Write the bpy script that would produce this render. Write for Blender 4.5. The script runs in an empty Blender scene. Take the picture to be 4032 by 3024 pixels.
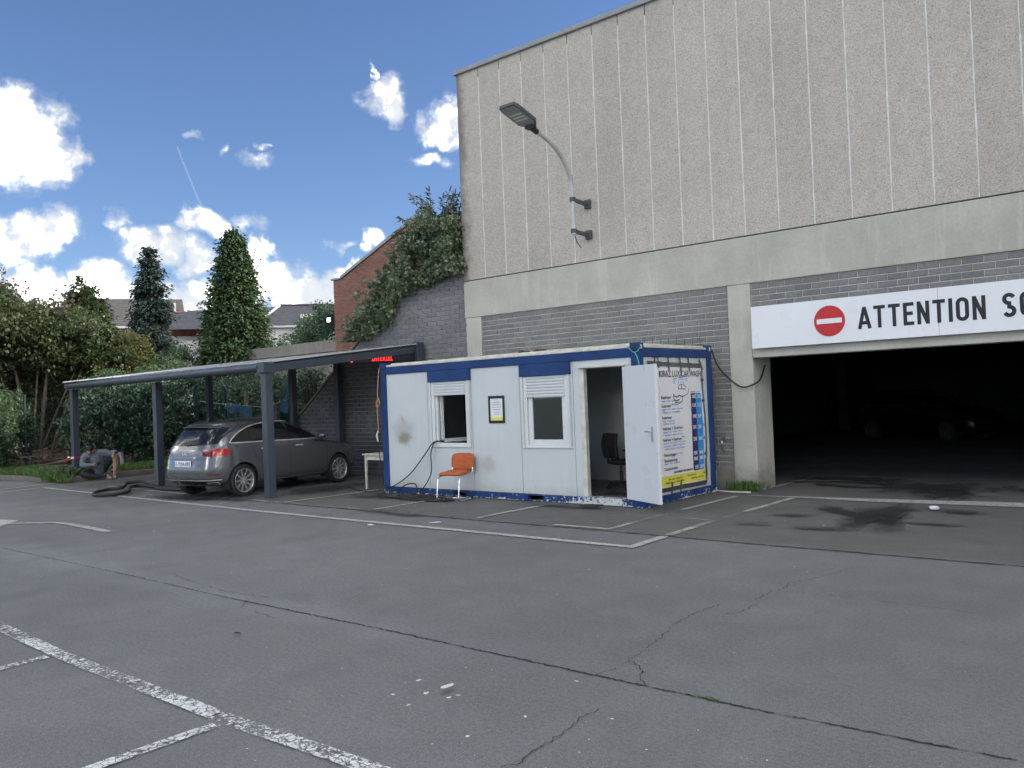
import bpy, bmesh, math, random
import numpy as np
from mathutils import Vector, Matrix

# ------------------------------------------------------------------ camera, sky, sun, exposure
S = bpy.context.scene
COL = S.collection
YAW, PITCH, ROLL, EYE = 0.7004, 0.0165, -0.0394, 1.7925
_fw = Vector((-math.sin(YAW)*math.cos(PITCH), math.cos(YAW)*math.cos(PITCH), math.sin(PITCH)))
_r = Vector((math.cos(YAW), math.sin(YAW), 0)); _u = _r.cross(_fw)
_r2 = math.cos(ROLL)*_r + math.sin(ROLL)*_u
_u2 = -math.sin(ROLL)*_r + math.cos(ROLL)*_u
cam = bpy.data.cameras.new('camera'); cam_o = bpy.data.objects.new('camera', cam); COL.objects.link(cam_o)
cam.sensor_width = 36; cam.lens = 36*3363.6/4032; cam.clip_end = 4000; cam.clip_start = 0.05
cam_o.matrix_world = Matrix(((_r2.x,_u2.x,-_fw.x,0),(_r2.y,_u2.y,-_fw.y,0),(_r2.z,_u2.z,-_fw.z,EYE),(0,0,0,1)))
S.camera = cam_o

SUN_EL, SUN_AZ = math.radians(26), math.radians(38)     # azimuth measured from +Y towards +X
W = bpy.data.worlds.new('World'); S.world = W; W.use_nodes = True
S.view_settings.view_transform = 'Standard'; S.view_settings.look = 'None'
S.view_settings.gamma = 1; S.view_settings.use_curve_mapping = False
S.view_settings.exposure = 1.4
S.cycles.max_bounces = 6; S.cycles.diffuse_bounces = 3; S.cycles.glossy_bounces = 3; S.cycles.transmission_bounces = 3; S.cycles.transparent_max_bounces = 8
SKY = 0.053                    # strength of the world background
CLOUD_LIT, CLOUD_GREY = 6.8, 0.345

def build_world():
    nt = W.node_tree; N = nt.nodes; L = nt.links
    for n in list(N): N.remove(n)
    def node(t, **k):
        n = N.new(t)
        for a, b in k.items(): setattr(n, a, b)
        return n
    def mth(op, a, b=None, c=None, clamp=False):
        n = node('ShaderNodeMath', operation=op); n.use_clamp = clamp
        for i, x in enumerate((a, b, c)):
            if x is None: continue
            if isinstance(x, (int, float)): n.inputs[i].default_value = x
            else: L.new(x, n.inputs[i])
        return n.outputs[0]
    sky = node('ShaderNodeTexSky', sky_type='NISHITA'); sky.sun_disc = False
    sky.sun_elevation = SUN_EL; sky.sun_rotation = SUN_AZ
    sky.air_density = 1.0; sky.dust_density = 0.1; sky.ozone_density = 4.0; sky.altitude = 100
    tc = node('ShaderNodeTexCoord')
    nrm = node('ShaderNodeVectorMath', operation='NORMALIZE'); L.new(tc.outputs['Generated'], nrm.inputs[0])
    D = nrm.outputs[0]
    sep = node('ShaderNodeSeparateXYZ'); L.new(D, sep.inputs[0])
    az = mth('ARCTAN2', sep.outputs[0], sep.outputs[1]); el = mth('ARCSINE', sep.outputs[2])
    comb = node('ShaderNodeCombineXYZ'); L.new(az, comb.inputs[0]); L.new(el, comb.inputs[1])
    AE = comb.outputs[0]
    # clouds where they stand in the sky (azimuth, elevation, half width, half height)
    blobs = [(-1.209,.276,.047,.043),(-1.225,.294,.029,.033),(-1.172,.269,.02,.014),(-1.189,.253,.026,.019),
      (-.834,.345,.028,.026),(-.854,.371,.006,.014),(-.821,.33,.018,.018),(-.765,.313,.029,.024),(-.772,.274,.024,.008),
      (-1.059,.297,.008,.005),(-1.023,.287,.006,.005),(-.979,.29,.011,.004),(-.985,.275,.020,.007),(-1.195,.198,.032,.021),
      (-1.22,.183,.036,.03),(-1.129,.206,.012,.012),(-1.094,.181,.042,.024),(-1.052,.165,.026,.019),(-1.043,.205,.032,.015),
      (-.994,.203,.019,.009),(-1.226,.132,.055,.028),(-1.136,.139,.036,.026),(-1.171,.118,.075,.024),(-1.053,.122,.085,.026),
      (-.923,.130,.066,.028),(-.881,.148,.05,.016),(-.984,.146,.032,.025),(-.859,.184,.015,.014),(-.89,.182,.013,.005),
      (-.978,.174,.02,.016),(-1.1,.085,.2,.030),(-.85,.085,.2,.034)]
    def noise(vec, scale, detail, rough=.55, off=(0,0,0), out='Fac'):
        mp = node('ShaderNodeVectorMath', operation='ADD'); L.new(vec, mp.inputs[0]); mp.inputs[1].default_value = off
        n = node('ShaderNodeTexNoise'); L.new(mp.outputs[0], n.inputs['Vector'])
        n.inputs['Scale'].default_value = scale; n.inputs['Detail'].default_value = detail
        n.inputs['Roughness'].default_value = rough
        return n.outputs[out]
    # ragged outlines: the cloud field is looked up at a warped direction
    wc = noise(D, 24, 5, .52, out='Color')
    w0 = node('ShaderNodeVectorMath', operation='SUBTRACT'); L.new(wc, w0.inputs[0]); w0.inputs[1].default_value = (.5,.5,.5)
    w1 = node('ShaderNodeVectorMath', operation='MULTIPLY_ADD'); L.new(w0.outputs[0], w1.inputs[0]); w1.inputs[1].default_value = (.075,.055,0); L.new(AE, w1.inputs[2])
    AEw = w1.outputs[0]
    field = None
    for a, e, ra, re in blobs:
        thin = re < .0125
        if thin: ra, re = ra*1.5, re*1.6
        s = node('ShaderNodeVectorMath', operation='SUBTRACT'); L.new(AEw, s.inputs[0]); s.inputs[1].default_value = (a, e, 0)
        m = node('ShaderNodeVectorMath', operation='MULTIPLY'); L.new(s.outputs[0], m.inputs[0]); m.inputs[1].default_value = (1/ra, 1/re, 0)
        l = node('ShaderNodeVectorMath', operation='DOT_PRODUCT'); L.new(m.outputs[0], l.inputs[0]); L.new(m.outputs[0], l.inputs[1])
        v = mth('ADD', l.outputs['Value'], .62) if thin else l.outputs['Value']
        field = v if field is None else mth('MINIMUM', field, v)
    field = mth('SUBTRACT', 1.0, field)
    nf = noise(D, 60, 4, .6, (1.3,.2,2))
    fld = mth('ADD', field, mth('MULTIPLY', mth('SUBTRACT', nf, 0.5), 1.3))
    def soft(f):
        mr = node('ShaderNodeMapRange', interpolation_type='SMOOTHSTEP'); L.new(f, mr.inputs[0])
        mr.inputs[1].default_value = -0.35; mr.inputs[2].default_value = 1.15; return mr.outputs[0]
    dens = soft(fld)
    # faint contrail
    A = (-1.066, .283); B = (-1.041, .217); dx, dy = B[0]-A[0], B[1]-A[1]; ln = math.hypot(dx, dy)
    s = node('ShaderNodeSeparateXYZ'); L.new(AE, s.inputs[0])
    px = mth('SUBTRACT', s.outputs[0], A[0]); py = mth('SUBTRACT', s.outputs[1], A[1])
    al = mth('ADD', mth('MULTIPLY', px, dx/ln), mth('MULTIPLY', py, dy/ln))
    ac = mth('ABSOLUTE', mth('ADD', mth('SUBTRACT', mth('MULTIPLY', px, dy/ln), mth('MULTIPLY', py, dx/ln)), mth('MULTIPLY', mth('SUBTRACT', nf, .5), .004)))
    ins = mth('MULTIPLY', mth('GREATER_THAN', al, 0.0), mth('LESS_THAN', al, ln))
    tr = mth('MULTIPLY', mth('MULTIPLY', mth('SUBTRACT', 1.0, mth('DIVIDE', ac, .0016), clamp=True), ins), .22)
    dens = mth('MAXIMUM', dens, tr)
    wb = node('ShaderNodeVectorMath', operation='MULTIPLY'); L.new(sky.outputs[0], wb.inputs[0]); wb.inputs[1].default_value = (1.0, 1.0, 1.13)
    def background(dens, shade):
        sh = node('ShaderNodeMapRange', interpolation_type='SMOOTHSTEP'); L.new(shade, sh.inputs[0])
        sh.inputs[1].default_value = .43; sh.inputs[2].default_value = .80
        cc = node('ShaderNodeMix', data_type='RGBA'); L.new(mth('MULTIPLY', sh.outputs[0], mth('POWER', dens, 2.0)), cc.inputs[0])
        g, w = CLOUD_GREY/SKY, CLOUD_LIT/SKY
        cc.inputs[6].default_value = (g*.96, g, g*1.05, 1); cc.inputs[7].default_value = (w, w*.97, w*.91, 1)
        mx = node('ShaderNodeMix', data_type='RGBA'); L.new(dens, mx.inputs[0]); L.new(wb.outputs[0], mx.inputs[6]); L.new(cc.outputs[2], mx.inputs[7])
        bg = node('ShaderNodeBackground'); bg.inputs[1].default_value = SKY; L.new(mx.outputs[2], bg.inputs[0]); return bg.outputs[0]
    # light and grey parts of the clouds
    ns = noise(D, 15, 4, .6, (.4,3.3,1.9))
    near = background(dens, mth('ADD', ns, mth('MULTIPLY', mth('SUBTRACT', nf, .5), .35)))
    # the rest of the sky: unseen cumulus, its cover set high for fill light
    ng = noise(D, 2.6, 4, .58, (4.1,1.7,.3))
    edge = mth('MAXIMUM', mth('DIVIDE', mth('ABSOLUTE', mth('ADD', az, 0.85)), 0.50), mth('DIVIDE', el, 0.50))
    gate = mth('MULTIPLY', mth('SUBTRACT', edge, 1.0), 5.0, clamp=True)
    gen = mth('SUBTRACT', mth('MULTIPLY', mth('ADD', mth('MULTIPLY', mth('SUBTRACT', ng, 0.47), 7.0), 3.0), gate), 3.0)
    rest = background(soft(gen), noise(D, 9, 1, .5, (.4,3.3,1.9)))
    mixs = node('ShaderNodeMixShader'); L.new(mth('GREATER_THAN', edge, 1.0), mixs.inputs[0]); L.new(near, mixs.inputs[1]); L.new(rest, mixs.inputs[2])
    out = node('ShaderNodeOutputWorld'); L.new(mixs.outputs[0], out.inputs[0])
    W.cycles.sampling_method = 'MANUAL'; W.cycles.sample_map_resolution = 512
build_world()

sun = bpy.data.lights.new('sun', 'SUN'); sun.energy = 2.2; sun.angle = math.radians(.5); sun.color = (1, .93, .84)
sun_o = bpy.data.objects.new('sun', sun); COL.objects.link(sun_o)
_sd = Vector((math.sin(SUN_AZ)*math.cos(SUN_EL), math.cos(SUN_AZ)*math.cos(SUN_EL), math.sin(SUN_EL)))
sun_o.rotation_euler = (-_sd).to_track_quat('-Z', 'Y').to_euler()

random.seed(7); RNG = np.random.default_rng(11)

# ------------------------------------------------------------------ helpers
def tag(o, label=None, cat=None, group=None, kind=None):
    if label: o['label'] = label
    if cat: o['category'] = cat
    if group: o['group'] = group
    if kind: o['kind'] = kind
    return o

def empty(name, loc=(0,0,0), rz=0, label=None, cat=None, group=None):
    o = bpy.data.objects.new(name, None); COL.objects.link(o); o.location = loc; o.rotation_euler = (0,0,rz)
    return tag(o, label, cat, group)

class MB:
    """collects shapes, builds ONE mesh object"""
    def __init__(s): s.v = []; s.f = []; s.m = []
    def add(s, vs, fs, mi=0):
        b = len(s.v); s.v += [tuple(v) for v in vs]; s.f += [tuple(b+i for i in f) for f in fs]; s.m += [mi]*len(fs); return s
    def box(s, x0, x1, y0, y1, z0, z1, mi=0):
        return s.add([(x0,y0,z0),(x1,y0,z0),(x1,y1,z0),(x0,y1,z0),(x0,y0,z1),(x1,y0,z1),(x1,y1,z1),(x0,y1,z1)],
              [(0,3,2,1),(4,5,6,7),(0,1,5,4),(1,2,6,5),(2,3,7,6),(3,0,4,7)], mi)
    def beam(s, a, b, w, h, up=(0,0,1), mi=0):
        a, b = Vector(a), Vector(b); d = (b-a).normalized(); x = d.cross(Vector(up))
        if x.length < 1e-6: x = Vector((1,0,0))
        x.normalize(); z = x.cross(d); x *= w/2; z *= h/2
        vs = [a-x-z, a+x-z, a+x+z, a-x+z, b-x-z, b+x-z, b+x+z, b-x+z]
        return s.add(vs, [(0,1,2,3),(7,6,5,4),(0,4,5,1),(1,5,6,2),(2,6,7,3),(3,7,4,0)], mi)
    def tube(s, pts, r, n=8, mi=0, caps=True):
        pts = [Vector(p) for p in pts]; k = len(pts)
        rs = r if isinstance(r, (list, tuple)) else [r]*k
        t0 = (pts[1]-pts[0]).normalized(); nrm = t0.orthogonal().normalized(); vs = []; fs = []
        for i, p in enumerate(pts):
            t = (pts[min(i+1,k-1)]-pts[max(i-1,0)]).normalized()
            nrm = (nrm - t*nrm.dot(t)).normalized(); b = t.cross(nrm)
            for j in range(n):
                a = 2*math.pi*j/n; vs.append(p + rs[i]*(math.cos(a)*nrm + math.sin(a)*b))
        for i in range(k-1):
            for j in range(n):
                fs.append((i*n+j, i*n+(j+1)%n, (i+1)*n+(j+1)%n, (i+1)*n+j))
        if caps: fs += [tuple(range(n-1,-1,-1)), tuple(range((k-1)*n, k*n))]
        return s.add(vs, fs, mi)
    def lathe(s, prof, o=(0,0,0), axis=(0,0,1), n=24, mi=0, caps=True):
        ax = Vector(axis).normalized(); x = ax.orthogonal().normalized(); y = ax.cross(x); o = Vector(o); vs = []; fs = []
        for r, h in prof:
            for j in range(n):
                a = 2*math.pi*j/n; vs.append(o + ax*h + r*(math.cos(a)*x + math.sin(a)*y))
        k = len(prof)
        for i in range(k-1):
            for j in range(n): fs.append((i*n+j, i*n+(j+1)%n, (i+1)*n+(j+1)%n, (i+1)*n+j))
        if caps and prof[0][0] > 1e-5: fs.append(tuple(range(n-1,-1,-1)))
        if caps and prof[-1][0] > 1e-5: fs.append(tuple(range((k-1)*n, k*n)))
        return s.add(vs, fs, mi)
    def prism(s, poly, fn, d0, d1, mi=0):
        """poly: 2D outline, fn(a,b,d) -> xyz, extruded from d0 to d1"""
        n = len(poly); vs = [fn(a,b,d0) for a,b in poly]+[fn(a,b,d1) for a,b in poly]
        return s.add(vs, [tuple(range(n-1,-1,-1)), tuple(range(n,2*n))]+[(i,(i+1)%n,n+(i+1)%n,n+i) for i in range(n)], mi)
    def grid(s, P, mi=0, closed_u=False):
        """P[i][j] points"""
        nu, nv = len(P), len(P[0]); vs = [p for row in P for p in row]; fs = []
        for i in range(nu-(0 if closed_u else 1)):
            for j in range(nv-1):
                a = i*nv+j; b = ((i+1)%nu)*nv+j; fs.append((a, b, b+1, a+1))
        return s.add(vs, fs, mi)
    def ellipsoid(s, c, r, n=12, m=8, mi=0, R=None):
        c = Vector(c); vs = []; fs = []
        for i in range(m+1):
            t = math.pi*i/m
            for j in range(n):
                a = 2*math.pi*j/n; p = Vector((r[0]*math.sin(t)*math.cos(a), r[1]*math.sin(t)*math.sin(a), r[2]*math.cos(t)))
                if R: p = R @ p
                vs.append(c+p)
        for i in range(m):
            for j in range(n): fs.append((i*n+j, (i+1)*n+j, (i+1)*n+(j+1)%n, i*n+(j+1)%n))
        return s.add(vs, fs, mi)
    def build(s, name, mats, parent=None, smooth=False, bevel=0, seg=2, loc=None, rz=None):
        me = bpy.data.meshes.new(name); me.from_pydata(s.v, [], s.f)
        if not isinstance(mats, (list, tuple)): mats = [mats]
        for m in mats: me.materials.append(m)
        if any(s.m): me.polygons.foreach_set('material_index', s.m)
        bm = bmesh.new(); bm.from_mesh(me); bmesh.ops.recalc_face_normals(bm, faces=bm.faces); bm.to_mesh(me); bm.free()
        if smooth:
            me.polygons.foreach_set('use_smooth', [True]*len(me.polygons))
            if smooth != 2: me.set_sharp_from_angle(angle=math.radians(40))
        me.update()
        o = bpy.data.objects.new(name, me); COL.objects.link(o)
        if parent is not None: o.parent = parent
        if loc is not None: o.location = loc
        if rz is not None: o.rotation_euler = (0,0,rz)
        if bevel:
            b = o.modifiers.new('bevel', 'BEVEL'); b.width = bevel; b.segments = seg; b.limit_method = 'ANGLE'; b.angle_limit = math.radians(35)
        return o

def copy_tree(o, parent=None):
    c = o.copy(); COL.objects.link(c); c.parent = parent
    for ch in list(o.children): copy_tree(ch, c)
    return c

# ------------------------------------------------------------------ materials
class NT:
    def __init__(s, name):
        s.mat = bpy.data.materials.new(name); s.mat.use_nodes = True; s.t = s.mat.node_tree
        for n in list(s.t.nodes): s.t.nodes.remove(n)
        s.out = s.n('ShaderNodeOutputMaterial')
    def n(s, t, **k):
        x = s.t.nodes.new(t)
        for a, b in k.items(): setattr(x, a, b)
        return x
    def link(s, a, b): s.t.links.new(a, b)
    def setin(s, sock, v):
        if isinstance(v, bpy.types.NodeSocket): s.link(v, sock)
        else:
            if isinstance(v, (tuple, list)) and len(v) == 3 and sock.type == 'RGBA': v = (*v, 1)
            sock.default_value = v
    def math(s, op, a, b=None, c=None, clamp=False):
        x = s.n('ShaderNodeMath', operation=op); x.use_clamp = clamp
        for i, q in enumerate((a, b, c)):
            if q is not None: s.setin(x.inputs[i], q)
        return x.outputs[0]
    def pos(s): return s.n('ShaderNodeNewGeometry').outputs['Position']
    def obj(s): return s.n('ShaderNodeTexCoord').outputs['Object']
    def noise(s, scale, detail=4, rough=.55, vec=None, sc3=None, dist=0):
        v = vec or s.pos()
        if sc3:
            m = s.n('ShaderNodeVectorMath', operation='MULTIPLY'); s.link(v, m.inputs[0]); m.inputs[1].default_value = sc3; v = m.outputs[0]
        x = s.n('ShaderNodeTexNoise'); s.link(v, x.inputs['Vector']); x.inputs['Scale'].default_value = scale
        x.inputs['Detail'].default_value = detail; x.inputs['Roughness'].default_value = rough; x.inputs['Distortion'].default_value = dist
        return x.outputs['Fac']
    def voronoi(s, scale, feature='F1', out='Distance', vec=None):
        x = s.n('ShaderNodeTexVoronoi', feature=feature); s.link(vec or s.pos(), x.inputs['Vector']); x.inputs['Scale'].default_value = scale
        return x.outputs[out]
    def ramp(s, f, a, b, lo=0., hi=1., smooth=True):
        x = s.n('ShaderNodeMapRange'); x.interpolation_type = 'SMOOTHSTEP' if smooth else 'LINEAR'
        s.setin(x.inputs[0], f); x.inputs[1].default_value = a; x.inputs[2].default_value = b; x.inputs[3].default_value = lo; x.inputs[4].default_value = hi
        return x.outputs[0]
    def mix(s, f, a, b, mode='MIX'):
        x = s.n('ShaderNodeMix', data_type='RGBA', blend_type=mode); s.setin(x.inputs[0], f); s.setin(x.inputs[6], a); s.setin(x.inputs[7], b)
        return x.outputs[2]
    def scale(s, col, f):
        x = s.n('ShaderNodeVectorMath', operation='SCALE'); s.setin(x.inputs[0], col if isinstance(col, bpy.types.NodeSocket) else tuple(col[:3])); s.setin(x.inputs['Scale'], f)
        return x.outputs[0]
    def bump(s, h, strength=.3, dist=.01):
        x = s.n('ShaderNodeBump'); s.link(h, x.inputs['Height']); x.inputs['Strength'].default_value = strength; x.inputs['Distance'].default_value = dist
        return x.outputs[0]
    def rand(s):
        g = s.n('ShaderNodeNewGeometry').outputs['Random Per Island']; o = s.n('ShaderNodeObjectInfo').outputs['Random']
        return s.math('FRACT', s.math('ADD', g, o))
    def bsdf(s, col, rough=.6, metal=0, normal=None, **k):
        x = s.n('ShaderNodeBsdfPrincipled'); s.setin(x.inputs['Base Color'], col); s.setin(x.inputs['Roughness'], rough); s.setin(x.inputs['Metallic'], metal)
        if normal is not None: s.link(normal, x.inputs['Normal'])
        for a, b in k.items(): s.setin(x.inputs[a], b)
        return x.outputs[0]
    def done(s, sh): s.link(sh, s.out.inputs[0]); return s.mat

def pm(name, col, rough=.6, metal=0, var=.12, scale=4, fine=0, fscale=120, bump=0, bscale=80, rvar=.1, **k):
    t = NT(name)
    f = t.ramp(t.noise(scale, 5, .6), .3, .7, 1-var, 1+var)
    if fine: f = t.math('MULTIPLY', f, t.ramp(t.noise(fscale, 2), .3, .7, 1-fine, 1+fine))
    c = t.scale(col, f)
    r = t.ramp(t.noise(scale*2.3, 4), .3, .7, max(rough-rvar, .02), min(rough+rvar, 1))
    nrm = t.bump(t.noise(bscale, 3), bump, .004) if bump else None
    return t.done(t.bsdf(c, r, metal, nrm, **k))

M = {}
def m_asphalt():
    t = NT('asphalt')
    big = t.ramp(t.noise(.28, 6, .6), .3, .7, .88, 1.10)
    mid = t.ramp(t.noise(2.2, 6, .65), .3, .7, .95, 1.05)
    fine = t.math('MULTIPLY', t.ramp(t.noise(110, 3, .75), .25, .75, .58, 1.42), t.ramp(t.noise(34, 3, .6), .3, .7, .86, 1.14))
    stone = t.ramp(t.voronoi(170), .0, .55, 1.10, .94)
    f = t.math('MULTIPLY', t.math('MULTIPLY', big, mid), t.math('MULTIPLY', fine, stone))
    # older, browner, dirtier strip in front of the wall; old oil drips and tyre tracks
    sp = t.n('ShaderNodeSeparateXYZ'); t.link(t.pos(), sp.inputs[0])
    strip = t.ramp(t.math('ADD', sp.outputs[1], t.math('MULTIPLY', t.math('SUBTRACT', t.noise(1.3, 4), .5), .5)), 9.25, 9.5)
    oil = t.ramp(t.noise(1.1, 5, .6, sc3=(1,.45,1)), .58, .72)
    col = t.mix(strip, (.157,.162,.158), (.120,.119,.111))
    # pale worn strip along the old joint
    jd = t.math('ABSOLUTE', t.math('ADD', t.math('SUBTRACT', sp.outputs[1], 4.47), t.math('MULTIPLY', t.math('SUBTRACT', t.noise(.9, 3), .5), .5)))
    pale = t.math('MULTIPLY', t.ramp(jd, .10, .42, .5, 0), t.ramp(sp.outputs[0], -2.5, -6.0))
    col = t.mix(pale, col, (.20,.205,.208))
    col = t.scale(col, f)
    col = t.mix(t.math('MULTIPLY', oil, .22), col, (.07,.072,.075))
    speck = t.ramp(t.voronoi(7.5), .0, .045, 1, 0); sel = t.math('GREATER_THAN', t.noise(1.7, 2), .56)
    col = t.mix(t.math('MULTIPLY', t.math('MULTIPLY', speck, sel), .6), col, (.35,.35,.34))
    nrm = t.bump(t.math('ADD', t.noise(130, 3, .7), t.voronoi(170)), .5, .004)
    rg = t.ramp(t.noise(1.5, 4), .3, .7, .72, .9)
    return t.done(t.bsdf(col, rg, 0, nrm))
M['asphalt'] = m_asphalt()

def m_worn_paint(name, wear, col=(.62,.62,.58), cell=38, soft=.06):
    t = NT(name)
    n = t.math('ADD', t.math('MULTIPLY', t.noise(cell, 4, .65), .6), t.math('MULTIPLY', t.noise(1.7, 4, .6), .4))
    crack = t.ramp(t.voronoi(cell*.55, 'DISTANCE_TO_EDGE'), 0, .10)
    a = t.math('MULTIPLY', t.ramp(n, wear-soft, wear+soft), t.ramp(crack, .1, .6, .25, 1))
    c = t.scale(col, t.ramp(t.noise(9, 5), .3, .7, .78, 1.08))
    b = t.bsdf(c, .7); tr = t.n('ShaderNodeBsdfTransparent'); m = t.n('ShaderNodeMixShader')
    t.link(a, m.inputs[0]); t.link(tr.outputs[0], m.inputs[1]); t.link(b, m.inputs[2])
    return t.done(m.outputs[0])
M['paint_good'] = m_worn_paint('road_paint', .37, (.50,.50,.455), 45)
M['paint_mid'] = m_worn_paint('road_paint_worn', .43, (.50,.50,.45), 50)
M['paint_faint'] = m_worn_paint('road_paint_faint', .52, (.40,.40,.37), 60)
M['paint_front2'] = m_worn_paint('road_paint_chipped_bright', .45, (.68,.69,.67), 34, .025)
M['paint_front'] = m_worn_paint('road_paint_chipped', .495, (.68,.69,.67), 34, .025)

def m_wet():
    t = NT('wet_asphalt')
    o = t.obj(); ln = t.n('ShaderNodeVectorMath', operation='LENGTH'); t.link(o, ln.inputs[0])
    r = t.math('ADD', ln.outputs['Value'], t.math('MULTIPLY', t.math('SUBTRACT', t.noise(2.6, 6, .62, sc3=(1,.6,1)), .5), 1.7))
    a = t.ramp(r, .22, .85, .72, 0)
    b = t.bsdf((.045,.047,.049), .42, 0, t.bump(t.noise(120, 3), .4, .004)); tr = t.n('ShaderNodeBsdfTransparent'); m = t.n('ShaderNodeMixShader')
    t.link(a, m.inputs[0]); t.link(tr.outputs[0], m.inputs[1]); t.link(b, m.inputs[2])
    return t.done(m.outputs[0])
M['wet'] = m_wet()
def m_crack(name, col, lo, hi):
    t = NT(name); n = t.math('ADD', t.math('MULTIPLY', t.noise(14, 5, .7), .6), t.math('MULTIPLY', t.noise(2.3, 3), .4))
    b = t.bsdf(col, .95); tr = t.n('ShaderNodeBsdfTransparent'); m = t.n('ShaderNodeMixShader'); t.link(t.ramp(n, lo, hi, .12, 1), m.inputs[0]); t.link(tr.outputs[0], m.inputs[1]); t.link(b, m.inputs[2]); return t.done(m.outputs[0])
M['crack'] = m_crack('crack_gap', (.02,.02,.021), .40, .54)
M['seam'] = m_crack('tar_seam', (.03,.03,.034), .36, .50)

def m_aggregate():
    t = NT('exposed_aggregate')
    v = t.voronoi(62, 'F1', 'Color'); sp = t.n('ShaderNodeSeparateColor'); t.link(v, sp.inputs[0])
    pebble = t.mix(t.ramp(sp.outputs[0], .0, 1.0, 0, 1, False), (.39,.362,.312), (.54,.505,.445))
    pebble = t.mix(t.ramp(sp.outputs[1], .88, .95, 0, .6), pebble, (.17,.155,.145))
    pebble = t.mix(t.ramp(sp.outputs[2], .80, .95, 0, .6), pebble, (.46,.40,.36))
    d = t.voronoi(62)
    col = t.mix(t.ramp(d, .45, .9, 0, .5), pebble, (.27,.255,.24))
    big = t.ramp(t.noise(.5, 6, .6), .3, .7, .95, 1.05); mid = t.ramp(t.noise(6, 5, .6), .3, .7, .95, 1.05)
    streak = t.ramp(t.noise(1.0, 5, .6, sc3=(3,3,.12)), .35, .7, .97, 1.02)
    col = t.scale(col, t.math('MULTIPLY', t.math('MULTIPLY', big, mid), streak))
    panel = t.n('ShaderNodeObjectInfo').outputs['Random']
    col = t.scale(col, t.ramp(panel, 0, 1, .95, 1.05, False))
    # dirty band at the weathered left corner of the facade
    s = t.n('ShaderNodeSeparateXYZ'); t.link(t.pos(), s.inputs[0])
    dirt = t.ramp(t.math('ADD', s.outputs[0], t.math('MULTIPLY', t.noise(3, 4), .5)), -13.05, -12.7, .75, 0)
    col = t.mix(dirt, col, (.12,.10,.095))
    nrm = t.bump(t.math('SUBTRACT', 1, d), .35, .006)
    return t.done(t.bsdf(col, .85, 0, nrm))
M['aggregate'] = m_aggregate()
M['sealant'] = pm('white_sealant', (.62,.62,.58), .6, var=.15, scale=5)

def m_concrete(name, col, stain=.5):
    t = NT(name)
    f = t.math('MULTIPLY', t.ramp(t.noise(1.2, 6, .62), .3, .7, .9, 1.1), t.ramp(t.noise(30, 4), .3, .7, .95, 1.05))
    c = t.scale(col, f)
    runs = t.ramp(t.noise(1.3, 6, .68, sc3=(3.6,3.6,.45)), .55, .62)
    c = t.mix(t.math('MULTIPLY', runs, .45*stain), c, tuple(min(1, x*1.45) for x in col))
    dark = t.ramp(t.noise(1.0, 6, .65, sc3=(2.2,2.2,.3), ), .60, .74)
    c = t.mix(t.math('MULTIPLY', dark, .35*stain), c, tuple(x*.6 for x in col))
    # splash dirt just above the ground
    s = t.n('ShaderNodeSeparateXYZ'); t.link(t.pos(), s.inputs[0])
    low = t.ramp(t.math('ADD', s.outputs[2], t.math('MULTIPLY', t.noise(4, 5, .7), .9)), .35, 1.0, .7, 0)
    c = t.mix(low, c, (.10,.095,.08))
    nrm = t.bump(t.noise(55, 5, .7), .25, .004)
    return t.done(t.bsdf(c, .82, 0, nrm))
M['concrete'] = m_concrete('cast_concrete', (.425,.42,.37))
M['concrete_clean'] = m_concrete('pillar_concrete', (.46,.455,.40), .3)
M['concrete_old'] = m_concrete('old_concrete', (.24,.225,.20), .8)
M['kerb'] = m_concrete('kerb_concrete', (.24,.225,.20), .4)

def m_block(name, c1, c2, white=True, moss=False):
    t = NT(name)
    r = t.rand()
    c = t.mix(r, c1, c2)
    c = t.scale(c, t.math('MULTIPLY', t.ramp(t.noise(22, 5, .65), .3, .7, .84, 1.14), t.ramp(t.noise(150, 2), .3, .7, .9, 1.1)))
    c = t.scale(c, t.ramp(t.noise(.7, 4), .3, .7, .9, 1.1))
    if white:
        sp = t.ramp(t.voronoi(5.0), .02, .05, 1, 0); c = t.mix(t.math('MULTIPLY', sp, .5), c, (.55,.55,.53))
    if moss:
        s = t.n('ShaderNodeSeparateXYZ'); t.link(t.pos(), s.inputs[0])
        damp = t.math('MULTIPLY', t.ramp(s.outputs[2], 2.9, 1.6), t.ramp(t.noise(1.1, 5), .35, .6))
        c = t.mix(t.math('MULTIPLY', damp, .55), c, (.055,.055,.05))
    nrm = t.bump(t.noise(120, 4, .7), .35, .004)
    return t.done(t.bsdf(c, .88, 0, nrm))
M['block'] = m_block('grey_block', (.165,.17,.178), (.215,.218,.222))
M['block_left'] = m_block('grey_block_damp', (.15,.156,.168), (.20,.204,.21), True, True)
M['brick'] = m_block('red_brick', (.20,.085,.062), (.30,.145,.105), False)
M['mortar'] = pm('mortar', (.52,.51,.43), .9, var=.15, scale=6, fine=.1)
M['mortar_dark'] = pm('mortar_dark', (.28,.28,.265), .9, var=.2, scale=4, fine=.1)
M['mortar_red'] = pm('mortar_red', (.26,.20,.165), .9, var=.15, scale=6)

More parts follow.
